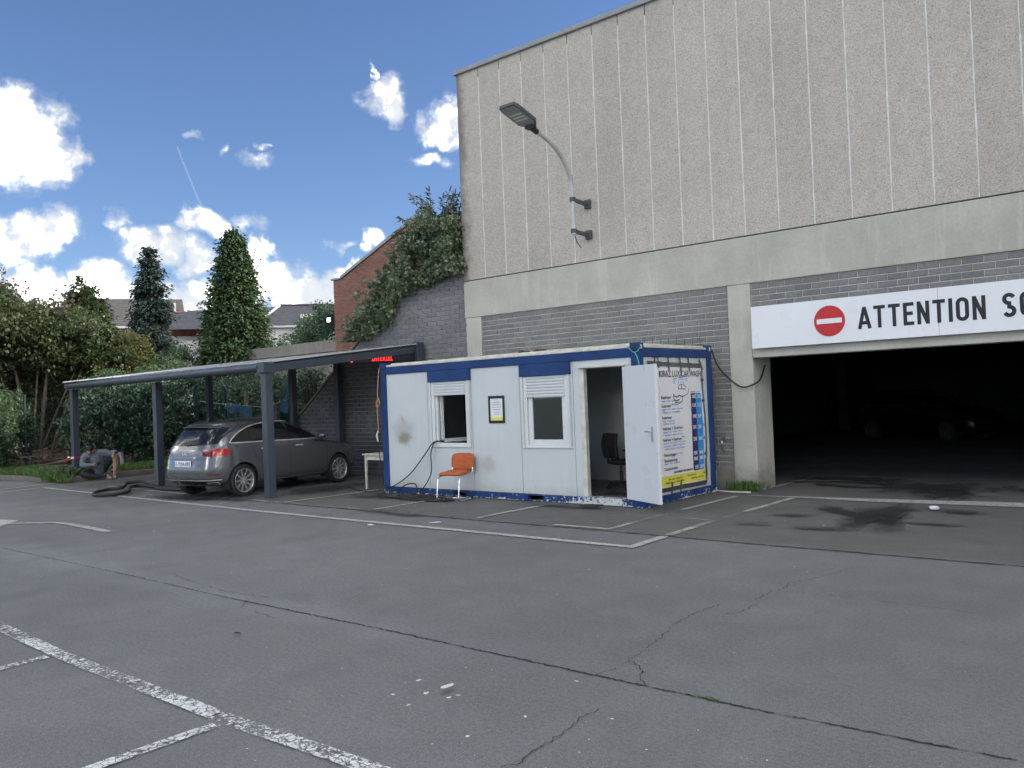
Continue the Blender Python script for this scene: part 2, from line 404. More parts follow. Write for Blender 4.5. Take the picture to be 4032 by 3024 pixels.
def m_blue(name, peel):
    t = NT(name)
    base = t.scale((.014,.046,.155), t.ramp(t.noise(2.2, 5), .3, .7, .85, 1.18))
    s = t.n('ShaderNodeSeparateXYZ'); t.link(t.pos(), s.inputs[0])
    col = base
    if peel:
        n = t.math('ADD', t.noise(16, 6, .7), t.math('MULTIPLY', t.noise(2.5, 3), .35))
        # most paint is gone on the doorstep and along the lower edge
        step = t.math('MULTIPLY', t.ramp(s.outputs[0], -8.65, -8.1), t.ramp(s.outputs[0], -7.15, -7.6))
        low = t.ramp(s.outputs[2], .055, .0)
        thr = t.math('SUBTRACT', .80, t.math('ADD', t.math('MULTIPLY', step, .17), t.math('MULTIPLY', low, .16)))
        a = t.ramp(t.math('SUBTRACT', n, thr), -.01, .01)
        col = t.mix(a, base, (.55,.57,.55))
    grime = t.ramp(t.noise(9, 5, .7), .55, .75); col = t.mix(t.math('MULTIPLY', grime, .25), col, (.03,.03,.035))
    return t.done(t.bsdf(col, t.ramp(t.noise(5, 4), .3, .7, .45, .65), 0, t.bump(t.noise(8, 3), .05, .01), **{'Specular IOR Level': .25}))
M['blue'] = m_blue('blue_enamel', False); M['blue_worn'] = m_blue('blue_enamel_peeling', True)

def m_white_panel():
    t = NT('white_sheet_panel')
    c = t.scale((.55,.59,.605), t.math('MULTIPLY', t.ramp(t.noise(.9, 5), .3, .7, .96, 1.03), t.ramp(t.noise(2, 4, .6, sc3=(6,6,.4)), .3, .7, .985, 1.015)))
    def spot(x, z, rx, rz, amt, col):
        nonlocal c
        s = t.n('ShaderNodeVectorMath', operation='SUBTRACT'); t.link(t.pos(), s.inputs[0]); s.inputs[1].default_value = (x, 11.45, z)
        m = t.n('ShaderNodeVectorMath', operation='MULTIPLY'); t.link(s.outputs[0], m.inputs[0]); m.inputs[1].default_value = (1/rx, 1.5, 1/rz)
        l = t.n('ShaderNodeVectorMath', operation='LENGTH'); t.link(m.outputs[0], l.inputs[0])
        d = t.math('ADD', l.outputs['Value'], t.math('MULTIPLY', t.math('SUBTRACT', t.noise(7, 6, .65), .5), 1.1))
        c = t.mix(t.ramp(d, .25, 1.0, amt, 0), c, col)
    spot(-12.50, 1.10, .24, .17, .75, (.20,.165,.12)); spot(-12.50, 1.22, .42, .38, .40, (.27,.24,.19))
    spot(-10.28, .62, .28, .20, .38, (.28,.24,.22)); spot(-12.53, 1.46, .06, .09, .5, (.25,.25,.26))
    s = t.n('ShaderNodeSeparateXYZ'); t.link(t.pos(), s.inputs[0])
    low = t.ramp(t.math('ADD', s.outputs[2], t.math('MULTIPLY', t.noise(5, 5, .7), .35)), .25, .55, .45, 0)
    c = t.mix(low, c, (.38,.36,.31))
    return t.done(t.bsdf(c, .42, 0, t.bump(t.noise(1.6, 2), .06, .02)))
M['white_panel'] = m_white_panel()
M['shutter_white'] = pm('shutter_white', (.57,.60,.61), .4, var=.04, scale=3)
M['roof_bar'] = pm('roof_bar', (.48,.49,.50), .4, var=.05)
M['rim_silver'] = pm('rim_silver', (.48,.485,.49), .25, .5, var=.05)
M['white_plastic'] = pm('white_plastic', (.66,.68,.68), .35, var=.04, scale=3)
M['white_door'] = pm('white_door_enamel', (.63,.66,.685), .36, var=.008, scale=1.5)
M['white_old'] = pm('grubby_white', (.58,.57,.50), .55, var=.16, scale=7)
M['interior_wall'] = pm('interior_wall', (.46,.49,.50), .6, var=.05)
M['interior_floor'] = pm('interior_floor', (.10,.095,.09), .5, var=.2)
M['rubber'] = pm('black_rubber', (.016,.016,.018), .6, var=.2, scale=8)
M['black_plastic'] = pm('black_plastic', (.02,.02,.022), .45, var=.15)
M['black_fabric'] = pm('black_fabric', (.018,.018,.021), .9, var=.2, fine=.2)
M['sign_white'] = pm('sign_white', (.75,.775,.80), .35, var=.02, scale=1)
M['sign_red'] = pm('sign_red', (.50,.022,.022), .4, var=.05)
M['sign_black'] = pm('sign_black', (.012,.012,.014), .4, var=.1)
M['anthracite'] = pm('anthracite_aluminium', (.046,.058,.076), .42, var=.08, scale=2, bump=.03, bscale=300)
M['carport_roof'] = pm('carport_polycarbonate', (.15,.155,.18), .3, var=.1, scale=3)
M['roof_sheet'] = pm('roof_polycarbonate', (.10,.095,.115), .45, var=.1, scale=3)
M['alu'] = pm('aluminium', (.55,.57,.58), .32, 1, var=.08)
M['cap_alu'] = pm('parapet_trim', (.27,.285,.29), .5, 0, var=.08)
M['steel'] = pm('galvanised_steel', (.38,.39,.39), .45, .8, var=.15, scale=9)
M['pole_paint'] = pm('pole_paint', (.45,.46,.45), .45, .2, var=.1)
M['dark_steel'] = pm('dark_bracket', (.09,.09,.095), .55, .3, var=.2, scale=12)
M['rust'] = pm('rusty_wire', (.06,.03,.022), .9, var=.3, scale=14)
M['trim_sky_sheen'] = pm('sky_sheen_trim', (.72,.73,.74), .2, .3, var=.02)  # pale base colour stands in for sky reflected in the chrome
M['chrome'] = pm('chrome', (.75,.76,.77), .08, 1, var=.03)
M['orange'] = pm('orange_upholstery', (.42,.10,.028), .85, var=.12, scale=10, fine=.12, fscale=260, bump=.25, bscale=320)
M['rope_orange'] = pm('orange_rope', (.52,.24,.15), .8, var=.15, scale=40)
M['rope_teal'] = pm('teal_rope', (.06,.38,.33), .7, var=.1, scale=40)
M['banner'] = pm('banner_vinyl', (.80,.80,.80), .4, var=.03, scale=2)
M['tape'] = pm('duct_tape', (.085,.08,.085), .55, var=.25, scale=18)
M['navy_print'] = pm('navy_print', (.032,.022,.12), .45, var=.04)
M['cyan_print'] = pm('cyan_print', (.02,.27,.68), .45, var=.04)
M['yellow_print'] = pm('yellow_print', (.76,.70,.09), .45, var=.04)
M['ink'] = pm('dark_ink', (.02,.018,.045), .5, var=.05)
M['ink_blue'] = pm('light_blue_ink', (.15,.36,.72), .5, var=.05)
M['ink_grey'] = pm('grey_ink', (.25,.25,.27), .5, var=.05)
M['paper'] = pm('paper', (.74,.76,.80), .5, var=.03)
M['wood'] = pm('weathered_wood', (.16,.12,.085), .85, var=.3, scale=9)
M['wood_pale'] = pm('pale_wood', (.30,.24,.16), .8, var=.2, scale=9)
M['green_paint'] = pm('fence_green', (.010,.038,.032), .5, var=.1)
M['cloth_blue'] = pm('blue_cloth', (.06,.155,.25), .9, var=.15, scale=6)
M['cloth_grey'] = pm('mauve_cloth', (.16,.13,.15), .9, var=.15, scale=6)
M['tarp_green'] = pm('dark_green_canvas', (.012,.06,.05), .85, var=.2)
M['yellow'] = pm('yellow_plastic', (.70,.62,.12), .5, var=.1)
M['red_plastic'] = pm('red_plastic', (.50,.04,.03), .45, var=.1)
M['soil'] = pm('soil', (.075,.058,.04), .95, var=.3, scale=3, bump=.6, bscale=25)

def m_pane(name, clear=.72, tint=(.75,.8,.8)):
    t = NT(name)
    g = t.n('ShaderNodeBsdfGlossy'); g.inputs['Roughness'].default_value = .02; g.inputs['Color'].default_value = (.9,.93,.95,1)
    tr = t.n('ShaderNodeBsdfTransparent'); tr.inputs[0].default_value = (*tint, 1)
    fr = t.n('ShaderNodeFresnel'); fr.inputs[0].default_value = 1.5
    m = t.n('ShaderNodeMixShader'); t.link(t.math('ADD', fr.outputs[0], 1-clear, clamp=True), m.inputs[0]); t.link(tr.outputs[0], m.inputs[1]); t.link(g.outputs[0], m.inputs[2])
    return t.done(m.outputs[0])
M['pane'] = m_pane('window_glass', .985, (.55,.6,.6))
M['glass_dark'] = pm('dark_glass', (.010,.012,.014), .04, var=.05, rvar=.01)
M['car_paint'] = pm('grey_metallic_paint', (.135,.14,.15), .26, .5, var=.0, scale=.3, rvar=.0)
M['car_paint'].node_tree.nodes['Principled BSDF'].inputs['Coat Weight'].default_value = 1.0
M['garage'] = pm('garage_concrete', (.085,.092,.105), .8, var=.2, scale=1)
M['car_black'] = pm('black_car_paint', (.012,.012,.014), .3, .1, var=.0, rvar=.0)
M['tyre'] = pm('tyre_rubber', (.018,.018,.019), .8, var=.15)
M['light_red'] = pm('tail_lamp', (.42,.012,.014), .12, var=.12, scale=25, rvar=.03)
M['light_red_dark'] = pm('tail_lamp_dark', (.13,.008,.01), .12, var=.1, rvar=.03)
def m_emit(name, col, st):
    t = NT(name); e = t.n('ShaderNodeEmission'); e.inputs[0].default_value = (*col, 1); e.inputs[1].default_value = st; return t.done(e.outputs[0])
M['led_red'] = m_emit('led_red', (1,.03,.03), 1.6)
M['led_white'] = m_emit('floodlight_glow', (.95,.93,1), 6.0)

def m_leaf(name, c1, c2, c3=None, trans=.35, rough=.5):
    t = NT(name)
    r = t.rand(); c = t.mix(r, c1, c2)
    clump = t.ramp(t.noise(1.4, 4, .6), .35, .65)
    if c3: c = t.mix(t.math('MULTIPLY', clump, .8), c, c3)
    c = t.scale(c, t.ramp(t.noise(3.3, 3), .3, .7, .8, 1.2))
    b = t.bsdf(c, rough); tl = t.n('ShaderNodeBsdfTranslucent'); t.setin(tl.inputs[0], t.scale(c, 1.3)); m = t.n('ShaderNodeMixShader'); m.inputs[0].default_value = trans
    t.link(b, m.inputs[1]); t.link(tl.outputs[0], m.inputs[2]); return t.done(m.outputs[0])
M['leaf_hazel'] = m_leaf('hazel_leaf', (0.043,0.077,0.033), (0.098,0.143,0.057), (0.087,0.102,0.041))
M['leaf_copper'] = m_leaf('copper_leaf', (0.098,0.078,0.065), (0.169,0.137,0.111), (0.117,0.104,0.078))
M['leaf_laurel'] = m_leaf('laurel_leaf', (0.051,0.099,0.067), (0.123,0.196,0.119), None, .2, .35)
M['leaf_fresh'] = m_leaf('fresh_leaf', (0.081,0.138,0.069), (0.155,0.224,0.109), (0.098,0.149,0.086))
M['leaf_yellow'] = m_leaf('yellowing_leaf', (.12,.115,.04), (.20,.17,.05), (.09,.11,.045))
M['leaf_cypress'] = m_leaf('cypress_spray', (0.038,0.075,0.033), (0.094,0.146,0.057), None, .2, .6)
M['leaf_spruce'] = m_leaf('spruce_needles', (0.031,0.053,0.050), (0.070,0.105,0.084), None, .2, .6)
M['leaf_ivy'] = m_leaf('ivy_leaf', (0.094,0.143,0.077), (0.198,0.253,0.138), (0.176,0.204,0.132), .2, .4)
M['leaf_ivy_dark'] = m_leaf('dark_ivy_leaf', (0.054,0.096,0.060), (0.120,0.180,0.114), None, .2, .4)
M['flower'] = pm('faded_flower', (.16,.11,.13), .9, var=.2)
M['grass'] = m_leaf('grass_blade', (.06,.13,.025), (.13,.24,.06), (.10,.17,.04), .35)
M['bark'] = pm('bark', (.13,.105,.085), .9, var=.3, scale=8)
M['bark_dark'] = pm('dark_bark', (.05,.04,.033), .9, var=.3, scale=8)
# ------------------------------------------------------------------ ground
g = MB(); g.add([(-900,-900,0),(900,-900,0),(900,900,0),(-900,900,0)], [(0,1,2,3)])
tag(g.build('parking_lot', M['asphalt']), kind='structure')
GROUND = bpy.data.objects['parking_lot']

def ribbon(mb, pts, widths, z, jit=0, step=None, seed=1):
    """flat strip on the ground along pts (xy)"""
    rnd = random.Random(seed)
    if not isinstance(widths, (list, tuple)): widths = [widths]*len(pts)
    P = []; Wd = []
    for i in range(len(pts)-1):
        a, b = Vector(pts[i]), Vector(pts[i+1]); n = max(1, int((b-a).length/step)) if step else 1
        for k in range(n): P.append(a.lerp(b, k/n)); Wd.append(widths[i]+(widths[i+1]-widths[i])*k/n)
    P.append(Vector(pts[-1])); Wd.append(widths[-1]); vs = []; fs = []
    for i, p in enumerate(P):
        d = (P[min(i+1,len(P)-1)]-P[max(i-1,0)]).normalized(); n = Vector((-d.y, d.x))
        c = p + n*rnd.uniform(-jit, jit); w = Wd[i]*(1+rnd.uniform(-.45,.45)*(1 if jit > .005 else .06))
        vs += [(*(c+n*w/2), z), (*(c-n*w/2), z)]
    for i in range(len(P)-1): fs.append((2*i, 2*i+1, 2*i+3, 2*i+2))
    mb.add(vs, fs); return mb

Z1, Z2, Z3 = .004, .008, .012
def seam(name, pts, w, mat, jit, step=.06, seed=1, z=Z1):
    return ribbon(MB(), pts, w, z, jit, step, seed).build(name, mat, GROUND)
seam('expansion_joint', [(-13.61,9.36),(-8.54,9.33),(-6.24,9.34),(-4.5,9.30),(-1.59,9.31),(3,9.3)], .058, M['seam'], .012, .07)
seam('expansion_joint', [(-20,4.47),(-13.14,4.45),(-9.4,4.47),(-7.47,4.44)], .012, M['crack'], .009, .04, 2)
seam('expansion_joint', [(-7.47,4.44),(-5.24,4.49),(-3.18,4.49),(-2.07,4.5),(-.82,4.56),(1.5,4.6)], .019, M['crack'], .009, .025, 3)
for i, c in enumerate([
  [(-3.18,4.49),(-3.14,4.68),(-3.16,4.86),(-3.19,5.05),(-3.22,5.22),(-3.27,5.47),(-3.33,5.68),(-3.38,5.97),(-3.38,6.15),(-3.36,6.36),(-3.33,6.57)],
  [(-3.16,4.86),(-3.02,4.78),(-2.93,4.62),(-2.82,4.5)],
  [(-2.79,3.11),(-2.74,3.21),(-2.79,3.34),(-2.78,3.49),(-2.80,3.66),(-2.84,3.88),(-2.82,4.01)],
  [(-3.17,6.28),(-3.09,6.38),(-3.09,6.57),(-3.09,6.73),(-3.15,6.84),(-3.18,7.03),(-3.17,7.19),(-3.12,7.34),(-3.18,7.6),(-3.08,7.8),(-2.97,8.15),(-2.92,8.56)],
  [(-3.14,7.24),(-2.78,7.26),(-2.39,7.29),(-1.88,7.29),(-1.59,7.26)],
  [(-9.0,4.75),(-8.2,4.62),(-7.6,4.58),(-7.0,4.66)],
  [(-7.1,4.47),(-6.9,4.28),(-6.3,4.22)]]):
    seam('crack', c, .0065, M['crack'], .014, .028, 10+i, Z2)

mk = empty('bay_markings'); mk['kind'] = 'structure'
def mark(pts, w, mat, z=Z3, step=.3, jit=.003, seed=5):
    return ribbon(MB(), pts, w, z, jit, step, seed).build('painted_line', M[mat], mk)
mark([(-22.95,8.79),(-18,8.60),(-13.13,8.46),(-9,8.46),(-5.36,8.46)], .12, 'paint_good')
mark([(-5.42,8.53),(-5.45,9.27)], .12, 'paint_good', seed=6)
mark([(-5.455,9.38),(-5.47,10.1)], .11, 'paint_mid', seed=7); mark([(-5.48,10.1),(-5.5,11.6)], .1, 'paint_faint'); mark([(-5.5,11.66),(-5.48,13.4)], .1, 'paint_mid')
mark([(-22.98,8.72),(-22.74,7.73),(-22.5,6.5)], .11, 'paint_good'); mark([(-24.07,9.58),(-23.7,8.06),(-23.2,6)], .10, 'paint_good')
mark([(-21.35,9.68),(-19.23,9.58),(-17.28,9.49)], .08, 'paint_mid'); mark([(-23.0,9.75),(-21.6,9.7)], .08, 'paint_faint')
mark([(-15.25,9.49),(-14.13,9.42)], .08, 'paint_mid'); mark([(-14.1,9.43),(-11.2,9.43)], .07, 'paint_faint')
mark([(-7.3,9.45),(-6.36,9.46)], .09, 'paint_mid')
mark([(-13.69,9.47),(-13.62,10.4),(-13.58,11.42),(-13.61,12.9)], .09, 'paint_good')
mark([(-11.15,9.47),(-11.14,11.3)], .08, 'paint_mid'); mark([(-8.76,9.46),(-8.78,10.19),(-8.75,11.3)], .09, 'paint_mid')
mark([(-6.38,9.52),(-6.40,10.0)], .08, 'paint_mid'); mark([(-6.41,10.0),(-6.42,11.5)], .08, 'paint_faint'); mark([(-6.42,11.5),(-6.41,13.3)], .09, 'paint_good'); mark([(-6.40,14.3),(-6.35,16.5)], .09, 'paint_mid')
mark([(-16.25,11.6),(-16.28,12.9),(-16.5,14.1)], .08, 'paint_good'); mark([(-21.3,9.75),(-21.57,11.0),(-21.7,12.5)], .08, 'paint_good')
mark([(-18.75,9.6),(-18.8,12.5)], .08, 'paint_mid'); mark([(-14.76,8.77),(-14.85,9.09)], .06, 'paint_mid')
mark([(-6.26,13.47),(-5.4,13.53),(-4.36,13.55),(-2.3,13.78),(2,14.0)], [.05,.12,.34,.46,.5], 'paint_good', step=.2)
mark([(-8.6,2.78),(-8.15,2.74)], .13, 'paint_faint'); mark([(-8.15,2.74),(-6.81,2.68),(-4.5,2.68),(-3.34,2.73),(-1.5,2.75)], .118, 'paint_front', step=.2)
mark([(-6.81,2.60),(-6.80,2.28),(-6.78,.5)], .088, 'paint_front2'); mark([(-4.48,2.60),(-4.48,1.93),(-4.45,.5)], .088, 'paint_front2')
mark([(-15.9,5.52),(-15.17,5.98),(-14.79,6.02)], .10, 'paint_good'); mark([(-14.79,6.02),(-13.9,5.98),(-13.12,5.93)], .13, 'paint_mid')
MB().add([(-16.9,4.9,Z3),(-15.6,5.29,Z3),(-16.19,5.78,Z3),(-16.9,5.6,Z3)], [(0,1,2,3)]).build('painted_arrow', M['paint_good'], mk)
mark([(-6.05,10.75),(-5.55,10.72)], .03, 'paint_mid')

# dark wet patches left by the car wash
def wet(x, y, rx, ry, rot=0, z=.016):
    n = 28; vs = [(0,0,0)]+[(math.cos(2*math.pi*i/n)*1.3, math.sin(2*math.pi*i/n)*1.3, 0) for i in range(n)]
    o = MB().add(vs, [(0,i+1,(i+1)%n+1) for i in range(n)]).build('wet_patch', M['wet']); o.location = (x,y,z); o.scale = (rx,ry,1); o.rotation_euler = (0,0,rot)
    o['kind'] = 'structure'; return o
for i, a in enumerate([(-3.75,12.3,.6,1.35,.12),(-3.4,11.3,.28,1.2,.22),(-3.75,11.4,.35,1.0,.0),(-4.35,12.2,.3,1.1,.75),(-4.75,11.55,.45,.22,.3),(-2.95,11.5,.7,.12,.05),(-2.85,12.7,.5,.3,-.4),(-4.0,10.6,.5,.14,.2),(-3.9,15.4,1.5,1.2,0),(-3.5,14.6,.7,.9,.3),(-2.0,15.6,.9,1.1,.2),(-1.3,15.0,.5,.9,-.3),(-5.6,16.4,1.6,.6,0),
    (-15.5,9.3,1.5,.55,.2),(-16.6,9.0,1.6,.5,.1),(-14.9,11.4,.9,1.7,.2),(-17.2,11.4,1.5,2.2,.1),(-4.9,10.6,.4,.16,.2),(-10.3,9.25,1.4,.25,0),(-12.4,10.9,1.2,.5,.1),(-8.2,11.1,1.3,.35,0)]):
    wet(*a, z=.016+.0012*i)

# ------------------------------------------------------------------ warehouse with the exit
FY = 14.22
wh = empty('warehouse', (-4,FY,0), 0, 'large warehouse of grey aggregate panels over block walls with a dark garage opening', 'building')
def part(mb, name, mat, parent=wh, bevel=0, smooth=False):
    o = mb.build(name, mat, None, smooth, bevel); o.parent = parent
    base = parent
    off = Vector((0,0,0))
    while base is not None: off += base.location; base = base.parent
    for v in o.data.vertices: v.co -= off
    return o
JX = [-13.29] + [-12.6127+.6161*i for i in range(0, 26)]
for a, b in zip(JX[:-1], JX[1:]):
    part(MB().box(a+.009, b-.009, FY-.02, FY+.16, 4.495, 9.203), 'facade_panel', M['aggregate'], bevel=.006)
rnd = random.Random(3)
for x in JX[1:-1]:
    pts = [(x+rnd.uniform(-.003,.003), FY-.012, 4.50+i*.25) for i in range(19)]
    m = MB()
    for a, b in zip(pts[:-1], pts[1:]): m.beam(a, b, .020+rnd.uniform(-.004,.007), .02, (0,1,0))
    part(m, 'panel_joint', M['sealant'])
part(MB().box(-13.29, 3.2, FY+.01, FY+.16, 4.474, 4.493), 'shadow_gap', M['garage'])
part(MB().box(-13.285, 3.2, FY-.03, FY+.3, 3.645, 4.472), 'concrete_band', M['concrete'], bevel=.012)
part(MB().box(-13.26, -12.81, FY-.022, FY+.4, 0, 3.643), 'pillar', M['concrete_clean'], bevel=.012)
part(MB().box(-6.85, -6.42, FY-.022, FY+.72, 0, 3.643), 'pillar', M['concrete_clean'], bevel=.015)
part(MB().box(2.6, 3.05, FY-.022, FY+.72, 0, 3.643), 'pillar', M['concrete_clean'], bevel=.015)
part(MB().box(-6.40, 2.6, FY-.06, FY+.35, 2.33, 2.66), 'lintel', M['concrete_clean'], bevel=.012)
part(MB().box(-13.33, 12, FY-.08, FY+.35, 9.205, 9.305), 'parapet_trim', M['cap_alu'], bevel=.01)
part(MB().box(-7.32, -6.87, FY-.05, FY+.1, 0, .42), 'plinth', M['concrete_old'], bevel=.01)
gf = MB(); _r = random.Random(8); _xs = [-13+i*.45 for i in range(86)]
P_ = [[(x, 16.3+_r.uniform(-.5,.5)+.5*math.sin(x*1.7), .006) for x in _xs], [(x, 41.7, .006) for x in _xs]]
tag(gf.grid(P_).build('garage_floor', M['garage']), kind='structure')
part(MB().box(-13.28, 26, FY+.18, 42, 8.9, 9.15), 'roof', M['concrete_old'])
part(MB().box(-13.28, -13.08, FY+.42, 42, 0, 8.88), 'side_wall', M['concrete_old'])
part(MB().box(25.8, 26, FY+.42, 42, 0, 8.88), 'side_wall', M['concrete_old'])
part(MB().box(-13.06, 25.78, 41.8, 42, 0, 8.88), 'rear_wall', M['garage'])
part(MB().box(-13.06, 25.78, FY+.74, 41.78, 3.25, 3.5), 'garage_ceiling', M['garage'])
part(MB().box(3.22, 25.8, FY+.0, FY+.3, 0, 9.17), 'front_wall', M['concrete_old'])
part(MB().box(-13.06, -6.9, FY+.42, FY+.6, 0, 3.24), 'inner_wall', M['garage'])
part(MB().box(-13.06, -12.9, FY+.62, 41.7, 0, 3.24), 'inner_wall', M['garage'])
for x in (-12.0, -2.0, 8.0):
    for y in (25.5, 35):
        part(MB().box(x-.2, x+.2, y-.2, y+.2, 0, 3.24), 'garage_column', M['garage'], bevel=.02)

# block-work: every block its own piece, sharing one mesh; what is beyond the limit is joined
BL, BH = .305, .1085
def block_mesh(name, L, H, T, mat):
    m = MB(); x, z = L/2, H/2; c = .004
    vs = [(-x,0,-z),(x,0,-z),(x,0,z),(-x,0,z),(-x+c,-T,-z+c),(x-c,-T,-z+c),(x-c,-T,z-c),(-x+c,-T,z-c)]
    m.add(vs, [(4,5,6,7),(0,1,5,4),(1,2,6,5),(2,3,7,6),(3,0,4,7)])
    me = bpy.data.meshes.new(name); me.from_pydata(m.v, [], m.f); me.materials.append(mat); me.update(); return me, m
def lay(x0, x1, z0, z1, L, H, gap, top=None, half=True, left=None):
    """centres and lengths of the blocks of one wall field, running bond"""
    out = []; row = 0; z = z1
    while z - H > z0 - H*.4:
        zc = z - H/2; off = (L/2 if row % 2 else 0); x = x0 - off
        while x < x1:
            a, b = max(x, x0), min(x+L, x1)
            if top and b-a > .03:
                while a < b and top(a+.02) < z-.01: a += .02
                while b > a and top(b-.02) < z-.01: b -= .02
            if b - a > .06: out.append(((a+b)/2, zc, b-a-gap))
            x += L
        z -= H; row += 1
    return out
def wall_field(parent, cells, Y, mat, limit, key, L, H, gap=.017, T=.014, name='block'):
    me, proto = block_mesh(name, L-gap, H-gap, T, mat); off = Vector((0,0,0)); b = parent
    while b is not None: off += b.location; b = b.parent
    cells = sorted(cells, key=key); r = random.Random(5)
    for i, (x, z, ln) in enumerate(cells[:limit]):
        o = bpy.data.objects.new(name, me); COL.objects.link(o); o.parent = parent
        o.location = Vector((x, Y+r.uniform(-.0015,.0015), z))-off; o.scale = (ln/(L-gap), 1, 1)
    if len(cells) > limit:
        m = MB()
        for x, z, ln in cells[limit:]:
            s = ln/(L-gap); y = Y+r.uniform(-.0015,.0015)
            m.add([(x+v[0]*s-off.x, y+v[1]-off.y, z+v[2]-off.z) for v in proto.v], proto.f)
        me2 = bpy.data.meshes.new(name+'_mass'); me2.from_pydata(m.v, [], m.f); me2.materials.append(mat); me2.update()
        o = bpy.data.objects.new(name+'_mass', me2); COL.objects.link(o); o.parent = parent; o['kind'] = 'stuff'
    return len(cells)
bw = part(MB().box(-12.805, -6.855, FY+.012, FY+.2, 0, 3.643), 'block_wall', M['mortar'])
cells = [c for c in lay(-12.80, -6.86, .42, 3.640, BL, BH, .012) if c[1] > 2.28 or c[0] > -7.6]
wall_field(bw, cells, FY+.012, M['block'], 300, lambda c: -c[1], BL, BH)
bw2 = part(MB().box(-6.415, 3.2, FY+.012, FY+.2, 2.668, 3.643), 'block_wall', M['mortar'])
wall_field(bw2, [c for c in lay(-6.41, 0.5, 3.0, 3.640, BL, BH, .012)], FY+.012, M['block'], 300, lambda c: c[0], BL, BH)

# ------------------------------------------------------------------ sign over the exit
def stroke2d(mb, pts, w, fn, d0, d1, closed=False):
    """a bar of width w along pts in the sign plane, mitred, extruded"""
    P = [Vector(p) for p in pts]; n = len(P); Lf = []; Rt = []
    for i in range(n):
        if closed: a, b = P[i-1], P[(i+1)%n]
        else: a, b = P[max(i-1,0)], P[min(i+1,n-1)]
        d1_ = (P[i]-a).normalized() if (P[i]-a).length > 1e-9 else (b-P[i]).normalized()
        d2_ = (b-P[i]).normalized() if (b-P[i]).length > 1e-9 else d1_
        t = (d1_+d2_).normalized(); nn = Vector((-t.y, t.x)); k = 1/max(.5, nn.dot(Vector((-d2_.y, d2_.x))))
        Lf.append(P[i]+nn*w/2*k); Rt.append(P[i]-nn*w/2*k)
    vs = [fn(q.x,q.y,d) for d in (d0,d1) for q in Lf+Rt]; fs = []; N2 = 2*n
    for i in range(n if closed else n-1):
        j = (i+1)%n
        fs += [(i,j,n+j,n+i),(N2+i,N2+n+i,N2+n+j,N2+j),(i,N2+i,N2+j,j),(n+i,n+j,N2+n+j,N2+n+i)]
    if not closed: fs += [(0,n,N2+n,N2),(n-1,N2+n-1,N2+2*n-1,2*n-1)]
    mb.add(vs, fs)
def stadium(w, h, r, k=7):
    pts = []
    for cx, cy, a0 in ((w-r,h-r,0),(r,h-r,90),(r,r,180),(w-r,r,270)):
        for i in range(k): a = math.radians(a0+90*i/(k-1)); pts.append((cx+r*math.cos(a), cy+r*math.sin(a)))
    return pts
def letter(ch, H, t):
    """centre lines of condensed DIN-like capitals -> (list of (pts, closed), advance)"""
    h = H; q = t/2
    if ch == 'A': w = .55*H; return [([(q*.6,0),(w/2-.0,h-q*.2)],0),([(w-q*.6,0),(w/2,h-q*.2)],0),([(w*.2,h*.27),(w*.8,h*.27)],0)], w
    if ch == 'T': w = .50*H; return [([(0,h-q),(w,h-q)],0),([(w/2,0),(w/2,h-t)],0)], w
    if ch == 'E': w = .44*H; return [([(w,q),(q,q),(q,h-q),(w,h-q)],0),([(t,h*.52),(w*.9,h*.52)],0)], w
    if ch == 'N': w = .50*H; return [([(q,0),(q,h)],0),([(w-q,0),(w-q,h)],0),([(q,h-q*.6),(w-q,q*.6)],0)], w
    if ch == 'I': return [([(q,0),(q,h)],0)], t
    if ch == 'O': w = .50*H; return [([(q+x,q+y) for x,y in stadium(w-t,h-t,(w-t)/2)],1)], w
    if ch == 'S':
        w = .50*H; r = (w-t)/2; cx = w/2; pts = []
        for a in range(20, 271, 25): pts.append((cx+r*math.cos(math.radians(a)), h-q-r+r*math.sin(math.radians(a))) if a < 181 else (cx+r*math.cos(math.radians(a)), h-q-r*1.0+r*math.sin(math.radians(a))))
        lo = []
        for a in range(90, -161, -25): lo.append((cx+r*math.cos(math.radians(a)), q+r+r*math.sin(math.radians(a))))
        return [(pts+lo,0)], w
sg = empty('exit_sign', (-6.36, FY-.16, 2.485), 0, 'long white exit sign with red no-entry disc and black capitals above the garage opening', 'sign')
for a, b in ((0, 2.995), (3.0, 5.995), (6.0, 9.0)):
    MB().box(a, b, 0, .03, 0, .725).build('sign_panel', M['sign_white'], sg, bevel=.003)
MB().box(.05, 8.9, .031, .09, .1, .16).box(.05, 8.9, .031, .09, .56, .62).build('mounting_rail', M['steel'], sg)
disc = MB().lathe([(0,0),(.253,0),(.253,-.004),(0,-.004)], (1.355,-.001,.365), (0,1,0), 48).build('no_entry_disc', M['sign_red'], sg)
MB().box(1.355-.205, 1.355+.205, -.010, -.006, .365-.04, .365+.04).build('white_bar', M['sign_white'], disc)
fnS = lambda x, z, d: (x, -d, z)
def write(text, x, z, H, t, sp):
    for i, ch in enumerate(text):
        if ch == ' ': x += H*.48; continue
        st, w = letter(ch, H, t); m = MB()
        for k, (pts, cl) in enumerate(st): stroke2d(m, [(x+a, z+b) for a, b in pts], t, fnS, .0006+.0004*k, .004+.0004*k, bool(cl))
        m.build('letter', M['sign_black'], sg); x += w + H*sp
    return x
write('ATTENTION SO', 1.815, .192, .352, .054, .130)
